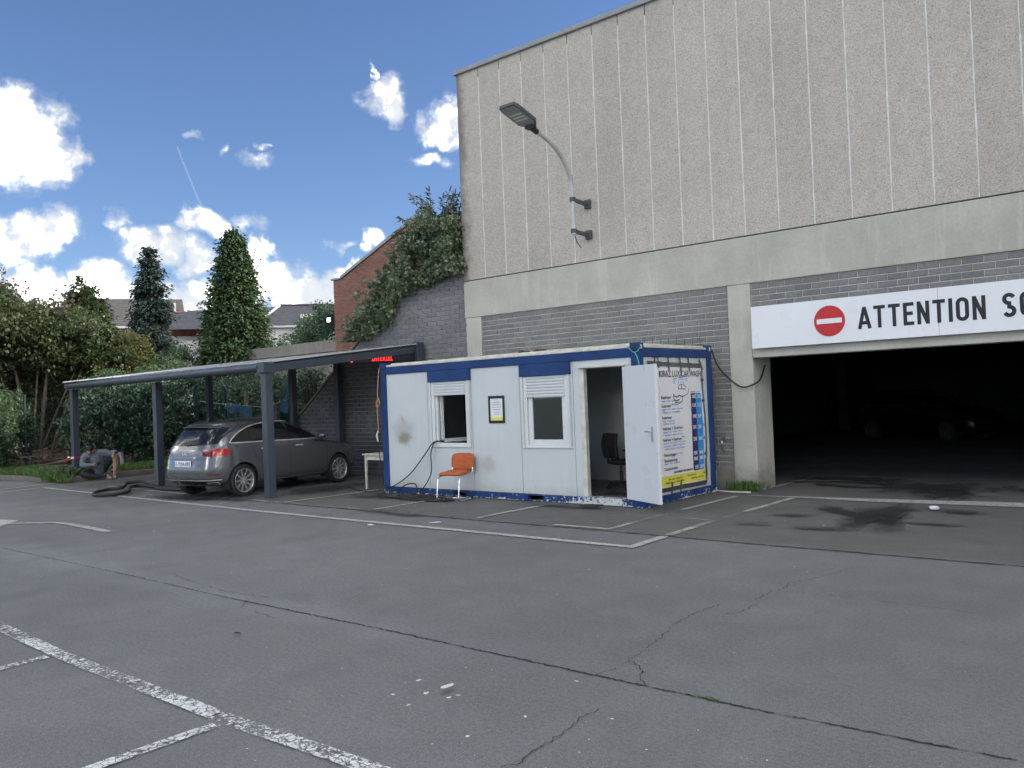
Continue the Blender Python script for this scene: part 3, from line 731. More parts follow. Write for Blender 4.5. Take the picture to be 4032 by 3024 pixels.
# ------------------------------------------------------------------ sloping grey block wall left of the warehouse
gw = empty('garden_wall', (-16,FY+.03,0), 0, 'grey block wall with a steep sloping top beside the warehouse', 'wall')
TOP = lambda x: min(4.86, 1.48+(x+19.74)*.711) if x < -13.0 else 4.86
gp = [(-19.95,0),(-13.295,0),(-13.295,4.86),(-14.99,4.86),(-19.74,1.48),(-19.95,1.33)]
part(MB().prism(gp, lambda a,b,d: (a,d,b), FY+.042, FY+.24), 'core', M['mortar_dark'], gw)
cells = lay(-19.9, -13.30, .0, 4.855, BL, BH, .012, TOP)
wall_field(gw, cells, FY+.042, M['block_left'], 300, lambda c: -(c[1]*1.0 + c[0]*.8) if c[1] > 1.2 else 5, BL, BH)
part(MB().beam((-19.98,FY+.14,1.345), (-15.0,FY+.14,4.892), .34, .06), 'coping', M['kerb'], gw, .006)
part(MB().box(-15.0, -13.295, FY-.02, FY+.3, 4.863, 4.935), 'coping', M['kerb'], gw, .006)

# ------------------------------------------------------------------ red brick building behind
BY = 18.0
bb = empty('brick_building', (-18,BY,0), 0, 'red brick gable wall with a sloping grey verge behind the ivy', 'building')
gt = lambda x: 5.94 if x < -22.36 else (5.94+(x+22.36)*.386 if x < -18.7 else 7.353-(x+18.7)*.386)
gp = [(-22.80,0),(-13.45,0),(-13.45,gt(-13.45)),(-18.7,7.353),(-22.36,5.94),(-22.80,5.94)]
part(MB().prism(gp, lambda a,b,d: (a,d,b), BY+.008, BY+12), 'wall', M['mortar_red'], bb)
cells = [c for c in lay(-22.80, -13.5, 2.9, 9.3, .205, .0655, .010, lambda x: gt(x)) if c[0] < -15.2]
cells = [c for c in cells if c[1] > 3.2+(c[0]+20)*.72 or c[0] < -19]
wall_field(bb, cells, BY+.008, M['brick'], 300, lambda c: (0 if (c[0] < -20.5 and c[1] > 4.0) else 1, -c[1]), .205, .0655, .011, .010, 'brick')
part(MB().beam((-22.38,BY+.1,6.00), (-18.7,BY+.1,7.413), .30, .10), 'verge_trim', M['cap_alu'], bb, .006)
part(MB().box(-22.86, -22.36, BY-.06, BY+12, 5.945, 6.0), 'verge_trim', M['cap_alu'], bb)
part(MB().beam((-22.4,BY+6.2,6.0), (-18.7,BY+6.2,7.40), 11.8, .06).beam((-18.7,BY+6.2,7.40), (-13.46,BY+6.2,gt(-13.46)+.05), 11.8, .06), 'roof', M['roof_sheet'], bb)
fl = empty('floodlight', (-22.86,BY-.12,4.62), 0, 'small lit floodlight on the corner of the red brick wall', 'lamp')
MB().box(-.10,.10,-.07,.0,-.07,.09).build('housing', M['black_plastic'], fl, bevel=.01)
MB().box(-.08,.08,-.076,-.072,-.055,.075).build('lens', M['led_white'], fl)
MB().beam((0,0,.0),(0.03,.12,.0),.03,.03).build('bracket', M['dark_steel'], fl)

cw = empty('concrete_wall', (-26,18.4,0), 0, 'weathered concrete garden wall with a thin coping left of the red brick building', 'wall')
part(MB().box(-30,-22.87,18.35,18.6,0,4.02), 'wall', M['concrete_old'], cw)
part(MB().box(-30,-22.87,18.28,18.66,3.62,3.68), 'coping', M['kerb'], cw, .01)
for i in range(9): part(MB().box(-26.2+i*.36,-26.15+i*.36,18.2,18.26,3.15,3.42), 'fence_stake', M['kerb'], cw)

# ------------------------------------------------------------------ houses far behind
def house_mats():
    def tiles(name, col, sc, rot):
        t = NT(name); s = t.n('ShaderNodeSeparateXYZ'); t.link(t.pos(), s.inputs[0])
        w = t.math('FRACT', t.math('MULTIPLY', s.outputs[2], sc)); f = t.ramp(w, 0, .3, .55, 1)
        c = t.scale(col, t.math('MULTIPLY', f, t.ramp(t.noise(3.5, 4), .3, .7, .8, 1.2))); return t.done(t.bsdf(c, .7))
    M['tile_grey'] = tiles('grey_tiles', (.085,.077,.073), 5.2, 0); M['tile_slate'] = tiles('slate', (.05,.053,.062), 4.4, 0)
    M['tile_red'] = tiles('red_tiles', (.30,.085,.04), 5, 0); M['slate_wall'] = tiles('slate_cladding', (.065,.075,.10), 7, 0); M['slate_dark'] = tiles('dark_slate_cladding', (.04,.045,.06), 7, 0)
    M['render_white'] = pm('white_render', (.62,.62,.63), .8, var=.06, scale=.8); M['house_brick'] = pm('house_brick', (.14,.05,.04), .85, var=.2, scale=3)
    M['trim_white'] = pm('white_trim', (.62,.63,.64), .5, var=.05)
house_mats()
class Frame:
    """local frame of a facade: u along it, n towards the viewer"""
    def __init__(s, o, ang): s.o = Vector((*o,0)); s.u = Vector((math.cos(ang), math.sin(ang), 0)); s.n = Vector((math.sin(ang), -math.cos(ang), 0))
    def __call__(s, u, d, z): return s.o + s.u*u - s.n*d + Vector((0,0,z))      # d = depth behind the facade
    def box(s, mb, u0, u1, d0, d1, z0, z1):
        vs = [s(u,d,z) for z in (z0,z1) for u,d in ((u0,d0),(u1,d0),(u1,d1),(u0,d1))]
        return mb.add(vs, [(0,3,2,1),(4,5,6,7),(0,1,5,4),(1,2,6,5),(2,3,7,6),(3,0,4,7)])
    def poly(s, mb, pts): return mb.add([s(*p) for p in pts], [tuple(range(len(pts)))])
def hpart(mb, name, mat, par): return part(mb, name, M[mat], par)
def roof2(fr, par, u0, u1, ze, zr, depth, mat, name='roof', over=.3):
    m = MB(); a = fr(u0,-over,ze); b = fr(u1,-over,ze); c = fr(u1,depth/2,zr); d = fr(u0,depth/2,zr); e = fr(u1,depth+over,ze); f = fr(u0,depth+over,ze)
    m.add([a,b,c,d,e,f], [(0,1,2,3),(3,2,4,5),(0,3,5),(1,4,2)]); return hpart(m, name, mat, par)
def window(fr, par, u0, u1, z0, z1, d=-.03):
    w = hpart(fr.box(MB(), u0-.09, u1+.09, d-.03, d, z0-.09, z1+.09), 'window', 'trim_white', par)
    hpart(fr.box(MB(), u0, (u0+u1)/2-.04, d-.05, d-.032, z0, z1), 'pane', 'glass_dark', w); hpart(fr.box(MB(), (u0+u1)/2+.04, u1, d-.05, d-.032, z0, z1), 'pane', 'glass_dark', w)
a0 = math.radians(64)          # these facades look towards the lot
frA = Frame((-63.9,28.4), a0)
hA = empty('brick_house', (-62,32,0), 0, 'brick house with a wide brown-grey tiled roof behind the bushes at far left', 'house')
hpart(frA.box(MB(), 0, 6, 0, 9, 0, 8.3), 'wall', 'house_brick', hA)
roof2(frA, hA, -.3, 6.3, 8.3, 10.9, 9, 'tile_grey')
for u in (1.0,3.0,4.8): window(frA, hA, u, u+.8, 6.6, 7.6)
hpart(frA.box(MB(), 0, 6, -.32, -.2, 8.12, 8.28), 'gutter', 'trim_white', hA)
frB = Frame((-58.7,28.2), a0)
hB = empty('mansard_house', (-58,30,0), 0, 'terraced houses with slate mansard, small dormers and a white rendered wall', 'house')
hpart(frB.box(MB(), 2.3, 9, 0, 8, 0, 7.12), 'wall', 'render_white', hB)
hpart(frB.box(MB(), 2.3, 9, -.03, 7.9, 7.12, 7.62), 'brick_band', 'house_brick', hB)
hpart(frB.box(MB(), 2.25, 9.1, -.35, 8, 7.62, 7.80), 'cornice', 'trim_white', hB)
hpart(frB.box(MB(), 2.3, 3.55, .1, 8, 7.80, 8.5), 'mansard', 'slate_dark', hB); hpart(frB.box(MB(), 3.55, 9, .1, 8, 7.80, 8.56), 'mansard', 'slate_wall', hB)
def slope(fr, par, u0, u1, ze, zr, dp, mat): return hpart(fr.poly(MB(), [(u0,-.05,ze),(u1,-.05,ze),(u1,dp,zr),(u0,dp,zr)]), 'roof', mat, par)
slope(frB, hB, 2.3, 4.2, 8.5, 9.35, 4, 'tile_red'); slope(frB, hB, 4.2, 9, 8.58, 9.45, 4, 'tile_slate')
hpart(frB.box(MB(), 2.3, 4.15, -.1, -.02, 8.42, 8.54), 'gutter', 'trim_white', hB)
for u in (2.75, 4.35, 6.0, 7.6):
    d = hpart(frB.box(MB(), u-.2, u+.62, -.2, .3, 7.82, 8.36), 'dormer', 'trim_white', hB); hpart(frB.box(MB(), u, u+.42, -.23, -.205, 7.9, 8.24), 'pane', 'glass_dark', d)
    hpart(frB.poly(MB(), [(u-.32,-.4,8.33),(u+.74,-.4,8.33),(u+.74,.3,8.55),(u-.32,.3,8.55)]), 'dormer_roof', 'slate_wall', d)
for u in (3.6, 5.55): hpart(frB.box(MB(), u-.04, u+.04, -.09, .0, 7.8, 8.56), 'downpipe', 'trim_white', hB)
for u in (3.3, 6.3): hpart(frB.box(MB(), u, u+.16, 3.8, 3.96, 9.2, 9.95), 'chimney', 'trim_white', hB)
frC = Frame((-51.6,31.2), math.radians(53))
hC = empty('grey_roof_house', (-50,34,0), 0, 'house with a grey ridged tile roof, white verges and skylight beside the brick building', 'house')
hpart(frC.box(MB(), 0, 8, 0, 8, 0, 7.35), 'wall', 'render_white', hC)
hpart(frC.poly(MB(), [(-4.5,-.2,7.2),(2.2,-.2,7.2),(4.2,4,9.1),(-4.5,4,8.75)]), 'roof', 'tile_slate', hC)
hpart(frC.poly(MB(), [(2.15,-.28,7.3),(8.6,-.28,7.3),(8.3,3.6,9.12),(3.8,3.6,9.12)]), 'roof', 'tile_slate', hC)
hpart(MB().beam(frC(2.1,-.3,7.3), frC(3.75,3.6,9.15), .16, .1), 'verge', 'trim_white', hC); hpart(MB().beam(frC(8.3,3.6,9.15), frC(8.65,-.3,7.33), .16, .1), 'verge', 'trim_white', hC)
hpart(MB().beam(frC(3.75,3.6,9.16), frC(8.3,3.6,9.16), .2, .08), 'ridge', 'tile_grey', hC)
hpart(frC.box(MB(), 2, 8.6, -.42, -.3, 7.18, 7.3), 'gutter', 'trim_white', hC)
hpart(frC.poly(MB(), [(5.2,.95,7.93),(6.0,.95,7.93),(6.0,1.6,8.24),(5.2,1.6,8.24)]), 'skylight', 'trim_white', hC)
hpart(frC.box(MB(), 7.9, 8.25, 3.2, 3.7, 8.9, 9.9), 'chimney', 'house_brick', hC)

# ------------------------------------------------------------------ verge with kerb
vg = MB(); Zv = .13
poly = [(-24.22,9.78),(-24.22,14.1),(-24.6,14.35),(-24.6,40),(-70,40),(-70,9.0),(-26,9.62)]
vg.add([(x,y,Zv) for x,y in poly], [tuple(range(len(poly)))]); tag(vg.build('verge', M['soil']), kind='structure')
kb = empty('verge_kerb', (-24.2,11,0)); kb['kind'] = 'structure'
def kerbline(pts):
    for a, b in zip(pts[:-1], pts[1:]):
        a, b = Vector((*a,0)), Vector((*b,0)); L = (b-a).length; n = max(1, round(L/1.0)); d = (b-a)/n
        for i in range(n): part(MB().beam(a+d*i+d.normalized()*.006+Vector((0,0,.07)), a+d*(i+1)-d.normalized()*.006+Vector((0,0,.07)), .14, .15), 'kerb_stone', M['kerb'], kb, .012)
kerbline([(-24.15,9.85),(-24.15,14.15)]); kerbline([(-24.3,9.72),(-26.0,9.55),(-30,9.25),(-34,9.0)])
# ------------------------------------------------------------------ site office container
CX, CY, CL, CD, CH = -13.10, 11.43, 6.058, 2.438, 2.585
ct = empty('site_container', (CX,CY,0), 0, 'white and blue site office container with its door open', 'container')
def cpart(mb, name, mat, parent=ct, **k): return mb.build(name, M[mat] if isinstance(mat,str) else mat, parent, **k)
PW = .15
# corner posts with castings
for sx, x in ((0,0),(1,CL-PW)):
    for sy, y in ((0,0),(1,CD-PW)):
        p = cpart(MB().box(x,x+PW,y,y+PW,.115,CH-.125), 'corner_post', 'blue', bevel=.012)
        c = cpart(MB().box(x-.006,x+PW+.006,y-.006,y+PW+.006,CH-.122,CH), 'corner_casting', 'blue', bevel=.01)
        for (fx, fy) in ((1,0),(0,1)):       # slotted holes on the outer faces
            if fx: yy = y-.0085 if sy == 0 else y+PW+.0035; m = MB().box(x+.05,x+.10,yy,yy+.005,CH-.1,CH-.03)
            else: xx = x-.0085 if sx == 0 else x+PW+.0035; m = MB().box(xx,xx+.005,y+.05,y+.10,CH-.1,CH-.03)
            cpart(m, 'casting_hole', 'white_old' if (sx and not fx) else 'black_plastic', c)
        cpart(MB().box(x-.006,x+PW+.006,y-.006,y+PW+.006,.0,.112), 'corner_casting', 'blue_worn', bevel=.01)
# top rails and white roof edge
cpart(MB().box(PW+.004,CL-PW-.004,.004,.10,2.365,2.505), 'top_rail', 'blue', bevel=.008)
cpart(MB().box(PW+.004,CL-PW-.004,CD-.10,CD-.004,2.365,2.505), 'top_rail', 'blue', bevel=.008)
for x0 in (.004, CL-.104): cpart(MB().box(x0,x0+.10,PW+.004,CD-PW-.004,2.365,2.505), 'top_rail', 'blue', bevel=.008)
cpart(MB().box(PW+.03,CL-PW-.02,.012,.09,2.508,2.545), 'roof_edge', 'white_old', bevel=.006)
cpart(MB().box(CL-.092,CL-.012,PW+.03,CD-PW-.02,2.508,2.545), 'roof_edge', 'white_old', bevel=.006)
cpart(MB().tube([(PW+.14,.055,2.552),(CL-PW-.02,.055,2.556)], .022, 8), 'roof_pipe', 'white_old', smooth=True)
cpart(MB().tube([(CL-.05,PW+.03,2.556),(CL-.05,CD-PW-.1,2.552)], .022, 8), 'roof_pipe', 'white_old', smooth=True)
cpart(MB().box(.11,CL-.11,.11,CD-.11,2.44,2.53), 'roof', 'white_old')
# bottom rails with fork pockets
P1, P2 = (1.95,2.27), (3.72,4.06)
segs = [(PW+.008,P1[0]),(P1[1],P2[0]),(P2[1],CL-PW-.008)]
for a, b in segs: cpart(MB().box(a,b,.004,.10,.012,.128), 'bottom_rail', 'blue_worn', bevel=.006)
for a, b in (P1,P2):
    f = cpart(MB().box(a+.002,b-.002,.006,.10,.108,.128).box(a+.002,b-.002,.006,.10,.012,.026), 'fork_pocket', 'blue_worn')
    cpart(MB().box(a+.003,b-.003,.55,.56,.03,.105), 'pocket_back', 'black_plastic', f)
for x0 in (.004, CL-.104): cpart(MB().box(x0,x0+.10,PW+.008,CD-PW-.008,.012,.128), 'bottom_rail', 'blue_worn', bevel=.006)
cpart(MB().box(PW,CL-PW,CD-.10,CD-.004,.012,.128), 'bottom_rail', 'blue_worn')
cpart(MB().box(.11,CL-.11,.105,CD-.105,.09,.145), 'floor', 'interior_floor')
cpart(MB().box(.16,CL-.16,.16,CD-.16,2.34,2.42), 'ceiling', 'interior_wall')
# wall panels (front, panels .15 + i*1.15)
Y0, Y1 = .035, .095
ZB, ZT = .13, 2.363
XS = [.152, 1.30, 2.45, 3.60, 4.75, CL-PW-.002]
def wpanel(m, name='wall_panel'): return cpart(m, name, 'white_panel', bevel=.004)
wpanel(MB().box(XS[0],XS[1]-.004,Y0,Y1,ZB,ZT)); wpanel(MB().box(XS[2]+.004,XS[3]-.004,Y0,Y1,ZB,ZT))
WINS = ((1.46,2.36),(3.73,4.63)); WZ0, WZ1 = .97, 2.17
def window_panel(xa, xb, wx0, wx1):
    m = MB().box(xa+.004,wx0,Y0,Y1,ZB,ZT).box(wx1,xb-.004,Y0,Y1,ZB,ZT).box(wx0,wx1,Y0,Y1,ZB,WZ0).box(wx0,wx1,Y0,Y1,WZ1,ZT); return wpanel(m)
window_panel(XS[1],XS[2],*WINS[0]); window_panel(XS[3],XS[4],*WINS[1])
DX0, DX1, DZ1 = 4.955, 5.80, 2.225
wpanel(MB().box(XS[4]+.004,DX0,Y0,Y1,ZB,ZT).box(DX1,XS[5],Y0,Y1,ZB,ZT).box(DX0,DX1,Y0,Y1,DZ1,ZT))
# end and rear walls
wpanel(MB().box(CL-.095,CL-.035,PW+.002,1.215,ZB,ZT)); wpanel(MB().box(CL-.095,CL-.035,1.223,CD-PW-.002,ZB,ZT))
wpanel(MB().box(.035,.095,PW+.002,CD-PW-.002,ZB,ZT)); wpanel(MB().box(PW,CL-PW,CD-.095,CD-.035,ZB,ZT))
cpart(MB().box(.10,CL-.10,CD-.13,CD-.10,.146,2.34).box(.10,.13,.1,CD-.13,.146,2.34), 'lining', 'interior_wall')
# windows
def container_window(wx0, wx1, shutter_z, opened):
    w = cpart(MB().box(wx0-.025,wx0+.04,.012,.10,WZ0-.02,2.15).box(wx1-.04,wx1+.025,.012,.10,WZ0-.02,2.15).box(wx0-.025,wx1+.025,.012,.10,WZ0-.05,WZ0-.018), 'window', 'white_plastic', bevel=.004)
    cpart(MB().box(wx0-.07,wx0-.028,-.012,.034,WZ0-.05,2.15), 'shutter_rail', 'shutter_white', w, bevel=.004)
    cpart(MB().box(wx1+.028,wx1+.07,-.012,.034,WZ0-.05,2.15), 'shutter_rail', 'shutter_white', w, bevel=.004)
    cpart(MB().box(wx0-.09,wx1+.09,-.022,.09,2.152,2.362), 'shutter_box', 'blue', w, bevel=.006)
    n = int(round((2.15-shutter_z)/.052))
    for i in range(n):
        z = 2.15-(i+1)*.052; prof = [(.009,z+.003),(.005,z+.014),(.003,z+.026),(.005,z+.04),(.009,z+.0505),(.026,z+.0505),(.026,z+.003)]
        cpart(MB().prism(prof, lambda a,b,d: (d,a,b), wx0+.042, wx1-.042), 'shutter_slat', 'shutter_white', w, smooth=True)
    # inner sash
    s0, s1, zb, zt = wx0+.045, wx1-.045, WZ0-.016, shutter_z+.02
    if opened:
        m = MB().box(s0,s0+.05,.05,.095,zb,zt).box(s1-.03,s1,.05,.095,zb,zt).box(s0+.05,s1-.03,.05,.095,zb,zb+.045)
        cpart(m, 'window_frame', 'white_plastic', w, bevel=.004)
        sash = MB(); a = Vector((s0+.06,.11,0)); d = Vector((.22,.72,0)).normalized()
        for z0, z1 in ((zb+.05,zb+.12),(2.08,2.14)): sash.beam(a+Vector((0,0,(z0+z1)/2)), a+d*.70+Vector((0,0,(z0+z1)/2)), .05, z1-z0)
        for t in (0.03, .67): sash.beam(a+d*t+Vector((0,0,zb+.05)), a+d*t+Vector((0,0,2.14)), .05, .06, (d.x,d.y,0))
        sh = cpart(sash, 'open_sash', 'white_plastic', w, bevel=.003)
    else:
        m = MB().box(s0,s0+.085,.045,.095,zb,zt).box(s1-.085,s1,.045,.095,zb,zt).box(s0+.085,s1-.085,.045,.095,zb,zb+.11)
        cpart(m, 'window_frame', 'white_plastic', w, bevel=.006)
        cpart(MB().box(s0+.083,s1-.083,.07,.076,zb+.108,zt), 'pane', 'pane', w)
    return w
container_window(*WINS[0], 1.87, True); container_window(*WINS[1], 1.81, False)
# door frame, threshold and the leaf swung far out
cpart(MB().box(DX0-.05,DX0+.035,.012,.10,.13,DZ1+.0).box(DX1-.035,DX1+.05,.012,.10,.13,DZ1).box(DX0-.05,DX1+.05,.012,.10,DZ1+.002,DZ1+.045), 'door_frame', 'white_old', bevel=.004)
cpart(MB().box(DX0-.06,DX1+.02,-.03,.01,DZ1+.01,DZ1+.04), 'door_drip', 'white_old', bevel=.004)
cpart(MB().box(DX0+.03,DX1-.03,.0,.104,.131,.15), 'threshold', 'alu', bevel=.004)
da = math.radians(-27)
dr = cpart(MB().box(0,.945,-.045,0,0,2.075), 'door', 'white_door', bevel=.004, loc=(DX1-.01,-.002,.14), rz=da)
cpart(MB().box(.80,.835,-.060,-.046,.92,1.15), 'handle_plate', 'alu', dr, bevel=.004)
cpart(MB().tube([(.817,-.06,1.075),(.817,-.10,1.075),(.70,-.105,1.075)], .010, 8), 'handle', 'chrome', dr, smooth=True)
cpart(MB().box(.80,.835,.001,.014,.92,1.15).tube([(.817,.012,1.075),(.817,.055,1.075),(.70,.06,1.075)], .010, 8), 'handle', 'alu', dr)
for z in (.25,1.05,1.85): cpart(MB().tube([(-.004,-.03,z),(-.004,-.03,z+.1)], .011, 8), 'hinge', 'steel', dr)

# mat inside the door, office chair, dark thing at the window
mt = tag(MB().box(-8.05,-7.45,11.60,12.0,.146,.158).build('door_mat', M['rubber'], bevel=.004), 'black rubber mat just inside the container doorway', 'mat')
oc = empty('office_chair', (-8.22,12.62,.146), 2.75, 'black swivel office chair standing inside the container doorway', 'chair')
for k in range(5):
    a = 2*math.pi*k/5+.3; m = MB().tube([(0,0,.11),(.28*math.cos(a),.28*math.sin(a),.075)], [.028,.018], 8)
    lg = m.build('base_arm', M['black_plastic'], oc, True)
    MB().lathe([(0,-.02),(.028,-.02),(.028,.02),(0,.02)], (.28*math.cos(a),.28*math.sin(a),.03), (-math.sin(a),math.cos(a),0), 12).build('castor', M['rubber'], lg, True)
MB().tube([(0,0,.10),(0,0,.30),(0,0,.30),(0,0,.42)], [.032,.032,.02,.02], 12).build('gas_column', M['black_plastic'], oc, True)
MB().ellipsoid((0,0,.46), (.245,.24,.055), 20, 8).build('seat', M['black_fabric'], oc, True)
bk = MB(); P = []
for i in range(9):
    row = []; z = .52+.46*i/8
    for j in range(9): u = -1+j/4; w = .21*(1-.12*abs(i-4)/4); row.append((u*w, .20+.05*math.sin(i/8*3)-.05*u*u*-1*.6-.03*(1-u*u), z))
    P.append(row)
bk.grid(P); b = bk.build('backrest', M['black_fabric'], oc, True); so = b.modifiers.new('s','SOLIDIFY'); so.thickness = .07; sb = b.modifiers.new('ss','SUBSURF'); sb.levels = 1; sb.render_levels = 1
MB().tube([(0,.06,.42),(0,.26,.46),(0,.27,.7)], .02, 8).build('back_bar', M['black_plastic'], oc, True)
for s in (-1,1): MB().tube([(s*.22,.02,.47),(s*.27,.02,.52),(s*.27,.02,.66)], .018, 8).box(s*.27-.03,s*.27+.03,-.12,.13,.66,.69).build('armrest', M['black_plastic'], oc)
dk = empty('desk', (-11.0,12.9,.146), 0, 'plain desk inside the container behind the open window', 'desk')
MB().box(-.75,.75,-.3,.3,.71,.74).build('desk_top', M['wood'], dk, bevel=.004)
for sx in (-.7,.7):
    for sy in (-.26,.26): MB().box(sx-.02,sx+.02,sy-.02,sy+.02,0,.708).build('leg', M['dark_steel'], dk)
eq = empty('coffee_machine', (-10.93,12.72,.888), .3, 'dark machine standing on the desk behind the open window', 'machine')
MB().box(-.14,.16,-.12,.16,0,.08).box(-.14,.16,.04,.16,.081,.34).box(-.14,.16,-.12,.039,.26,.36).build('body', M['black_plastic'], eq, bevel=.02)
MB().lathe([(.05,0),(.06,.05),(.05,.13),(.03,.15)], (.01,-.04,.085), (0,0,1), 14).build('jug', M['glass_dark'], eq, True)

# ------------------------------------------------------------------ price banner on the end wall
EX = CX+CL-.034
BN0, BN1, BZ0, BZ1 = 11.93, 13.53, .245, 2.205
bn = empty('price_banner', (EX, 12.73, BZ0), 0, 'white vinyl price banner taped to the end of the container', 'banner')
def bwave(y, z):      # gentle folds of the sheet, metres off the wall
    u = (y-BN0)/(BN1-BN0); v = (z-BZ0)/(BZ1-BZ0)
    return .012+.006*math.sin(9*u+3*v)+.007*math.sin(17*u-6*v+1)*v*(1-v)*2+.03*max(0,u-.86)/.14*math.sin(math.pi*v)**2*(.6+.4*math.sin(5*v))
def bsheet(y0, y1, z0, z1, off, mat, name, parent=bn, ny=24, nz=30):
    P = [[(bwave(y0+(y1-y0)*j/ny, z0+(z1-z0)*i/nz)+off, y0+(y1-y0)*j/ny-12.73, z0+(z1-z0)*i/nz-BZ0) for j in range(ny+1)] for i in range(nz+1)]
    return MB().grid(P).build(name, M[mat], parent, True)
sheet = bsheet(BN0,BN1,BZ0,BZ1,0,'banner','sheet',ny=40,nz=50)
bsheet(BN0+.01,BN1-.02,BZ0+.015,.425,.002,'yellow_print','address_field')
bsheet(13.075,13.262,.438,1.755,.002,'navy_print','price_column'); bsheet(13.264,13.45,.438,1.755,.002,'cyan_print','price_column')
FONT = None
def text(s, y, z, h, mat, parent, name='lettering', sx=1.0, align='LEFT', bold=0, off=.004):
    cu = bpy.data.curves.new(name, 'FONT'); cu.body = s; cu.size = h*1.37; cu.align_x = align; cu.resolution_u = 3; cu.offset = bold; cu.extrude = .0004
    cu.materials.append(M[mat]); o = bpy.data.objects.new(name, cu); COL.objects.link(o); o.parent = parent
    o.rotation_euler = (math.pi/2, 0, math.pi/2); o.location = (bwave(y,z)+off, y-12.73, z-BZ0); o.scale = (sx,1,1); return o

def fit(o, w):
    bpy.context.view_layer.update(); d = o.dimensions.x / max(o.scale.x, 1e-6); o.scale.x = w/max(d, 1e-6); return o
def ln(s, y, z, h, mat, w, bold=.0, off=.004): return fit(text(s, y, z-h*.5, h, mat, bn, bold=bold, off=off), w)
ln('KIRAZ LUX CAR WASH', 12.05, 2.095, .108, 'ink', 1.40, .0008, .010)
for s, z, w in (('Extérieur',1.708,.31),('Extérieur',1.568,.31),('Intérieur',1.377,.31),('Intérieur + Extérieur',1.20,.66),('Intérieur + Extérieur',1.016,.60),('Simonisage',.771,.38),('Shampooing',.681,.42),('Camionnette',.546,.42)):
    ln(s, 12.10, z, .052, 'ink', w, .0006)
for s, y, z, w in (('Lavage + Wax + jantes',12.10,1.65,.45),('Lavage + wax + jantes + Extra-jantes',12.10,1.515,.74),('+ Dressoir wax + Pneu brillant',12.10,1.465,.60),('Vitres + Aspirateur',12.10,1.323,.42),('+ tableau de bord',12.10,1.277,.40),
    ('Lavage + wax + jantes + Vitres',12.10,1.145,.63),('+ aspirateur + tableau de bord',12.10,1.095,.63),('Lavage + wax + jantes + extra jantes',12.10,.966,.73),('+ cire dure + vitres + aspirateur',12.10,.917,.70),('+ tableau de bord + pneu brillant',12.10,.867,.68),
    ('avec machine',12.52,.771,.28),('Sieges + tapis + plafond',12.10,.631,.50)):
    ln(s, y, z, .032, 'ink_blue', w)
ln('Maxi & Jeep', 12.43, 1.585, .028, 'ink', .22); ln('Maxi & Jeep', 12.72, 1.04, .028, 'ink', .20)
ln('ABONNEMENT SUR DEMANDE.', 12.40, .472, .036, 'navy_print', .65, .001)
ln('Rue saint nicolas 412', 12.22, .372, .034, 'ink', .44, off=.007); ln('4000 Liege  Tel : 0485134826', 12.12, .318, .034, 'ink', .60, off=.007)
ln('Du lundi au samedi de 8h a 18h', 12.86, .380, .034, 'ink', .60, off=.012); ln('Dimanche de 8h a 13h', 12.98, .325, .034, 'ink', .42, off=.012)
ln('NORMAL', 13.08, 1.78, .024, 'navy_print', .16); ln('LUXE', 13.30, 1.78, .024, 'ink_blue', .12)
for z, a, b in ((1.70,'10€','12€'),(1.555,'12€','15€'),(1.363,'10€','15€'),(1.178,'20€','25€'),(.978,'25€','30€'),(.739,'80€','90€'),(.642,'80€','90€'),(.497,'15€','20€')):
    ln(a, 13.10, z, .062, 'banner', .125, .002, .009); ln(b, 13.285, z, .062, 'banner', .125, .002, .011)
# drawing of a car under a shower, printed in the middle of the banner
def fnB(y, z, d): return (bwave(y, z)+.003+d, y-12.73, z-BZ0)
dw = MB(); db = MB()
for pts in ([(12.50,1.76),(12.53,1.72),(12.62,1.70),(12.70,1.73),(12.80,1.70)],[(12.53,1.66),(12.62,1.64),(12.70,1.66)],[(12.55,1.62),(12.70,1.60),(12.78,1.63)]): stroke2d(dw, pts, .017, fnB, 0, .0008)
for pts in ([(12.66,1.84),(12.70,1.90),(12.82,1.91),(12.92,1.86)],[(12.66,1.84),(12.90,1.83)],[(12.77,1.91),(12.77,1.84)],[(12.80,1.70),(12.98,1.76),(13.0,1.84)],[(12.78,1.62),(12.80,1.74)],[(12.50,1.76),(12.52,1.64)],[(12.50,2.0),(12.62,2.01)],[(12.86,2.04),(12.98,2.05)]): stroke2d(dw, pts, .011, fnB, 0, .0009)
for pts in ([(12.66,2.0),(12.86,2.0)],[(12.68,2.03),(12.84,2.03)],[(12.50,1.965),(12.58,1.97)],[(12.51,1.93),(12.57,1.935)],[(12.88,2.0),(12.98,2.01)],[(12.90,1.965),(12.98,1.97)],[(12.70,1.97),(12.64,1.91)],[(12.76,1.97),(12.76,1.92)],[(12.82,1.97),(12.86,1.91)]): stroke2d(db, pts, .014, fnB, 0, .0007)
dw.build('drawing', M['ink'], bn); db.build('drawing', M['ink_blue'], bn)
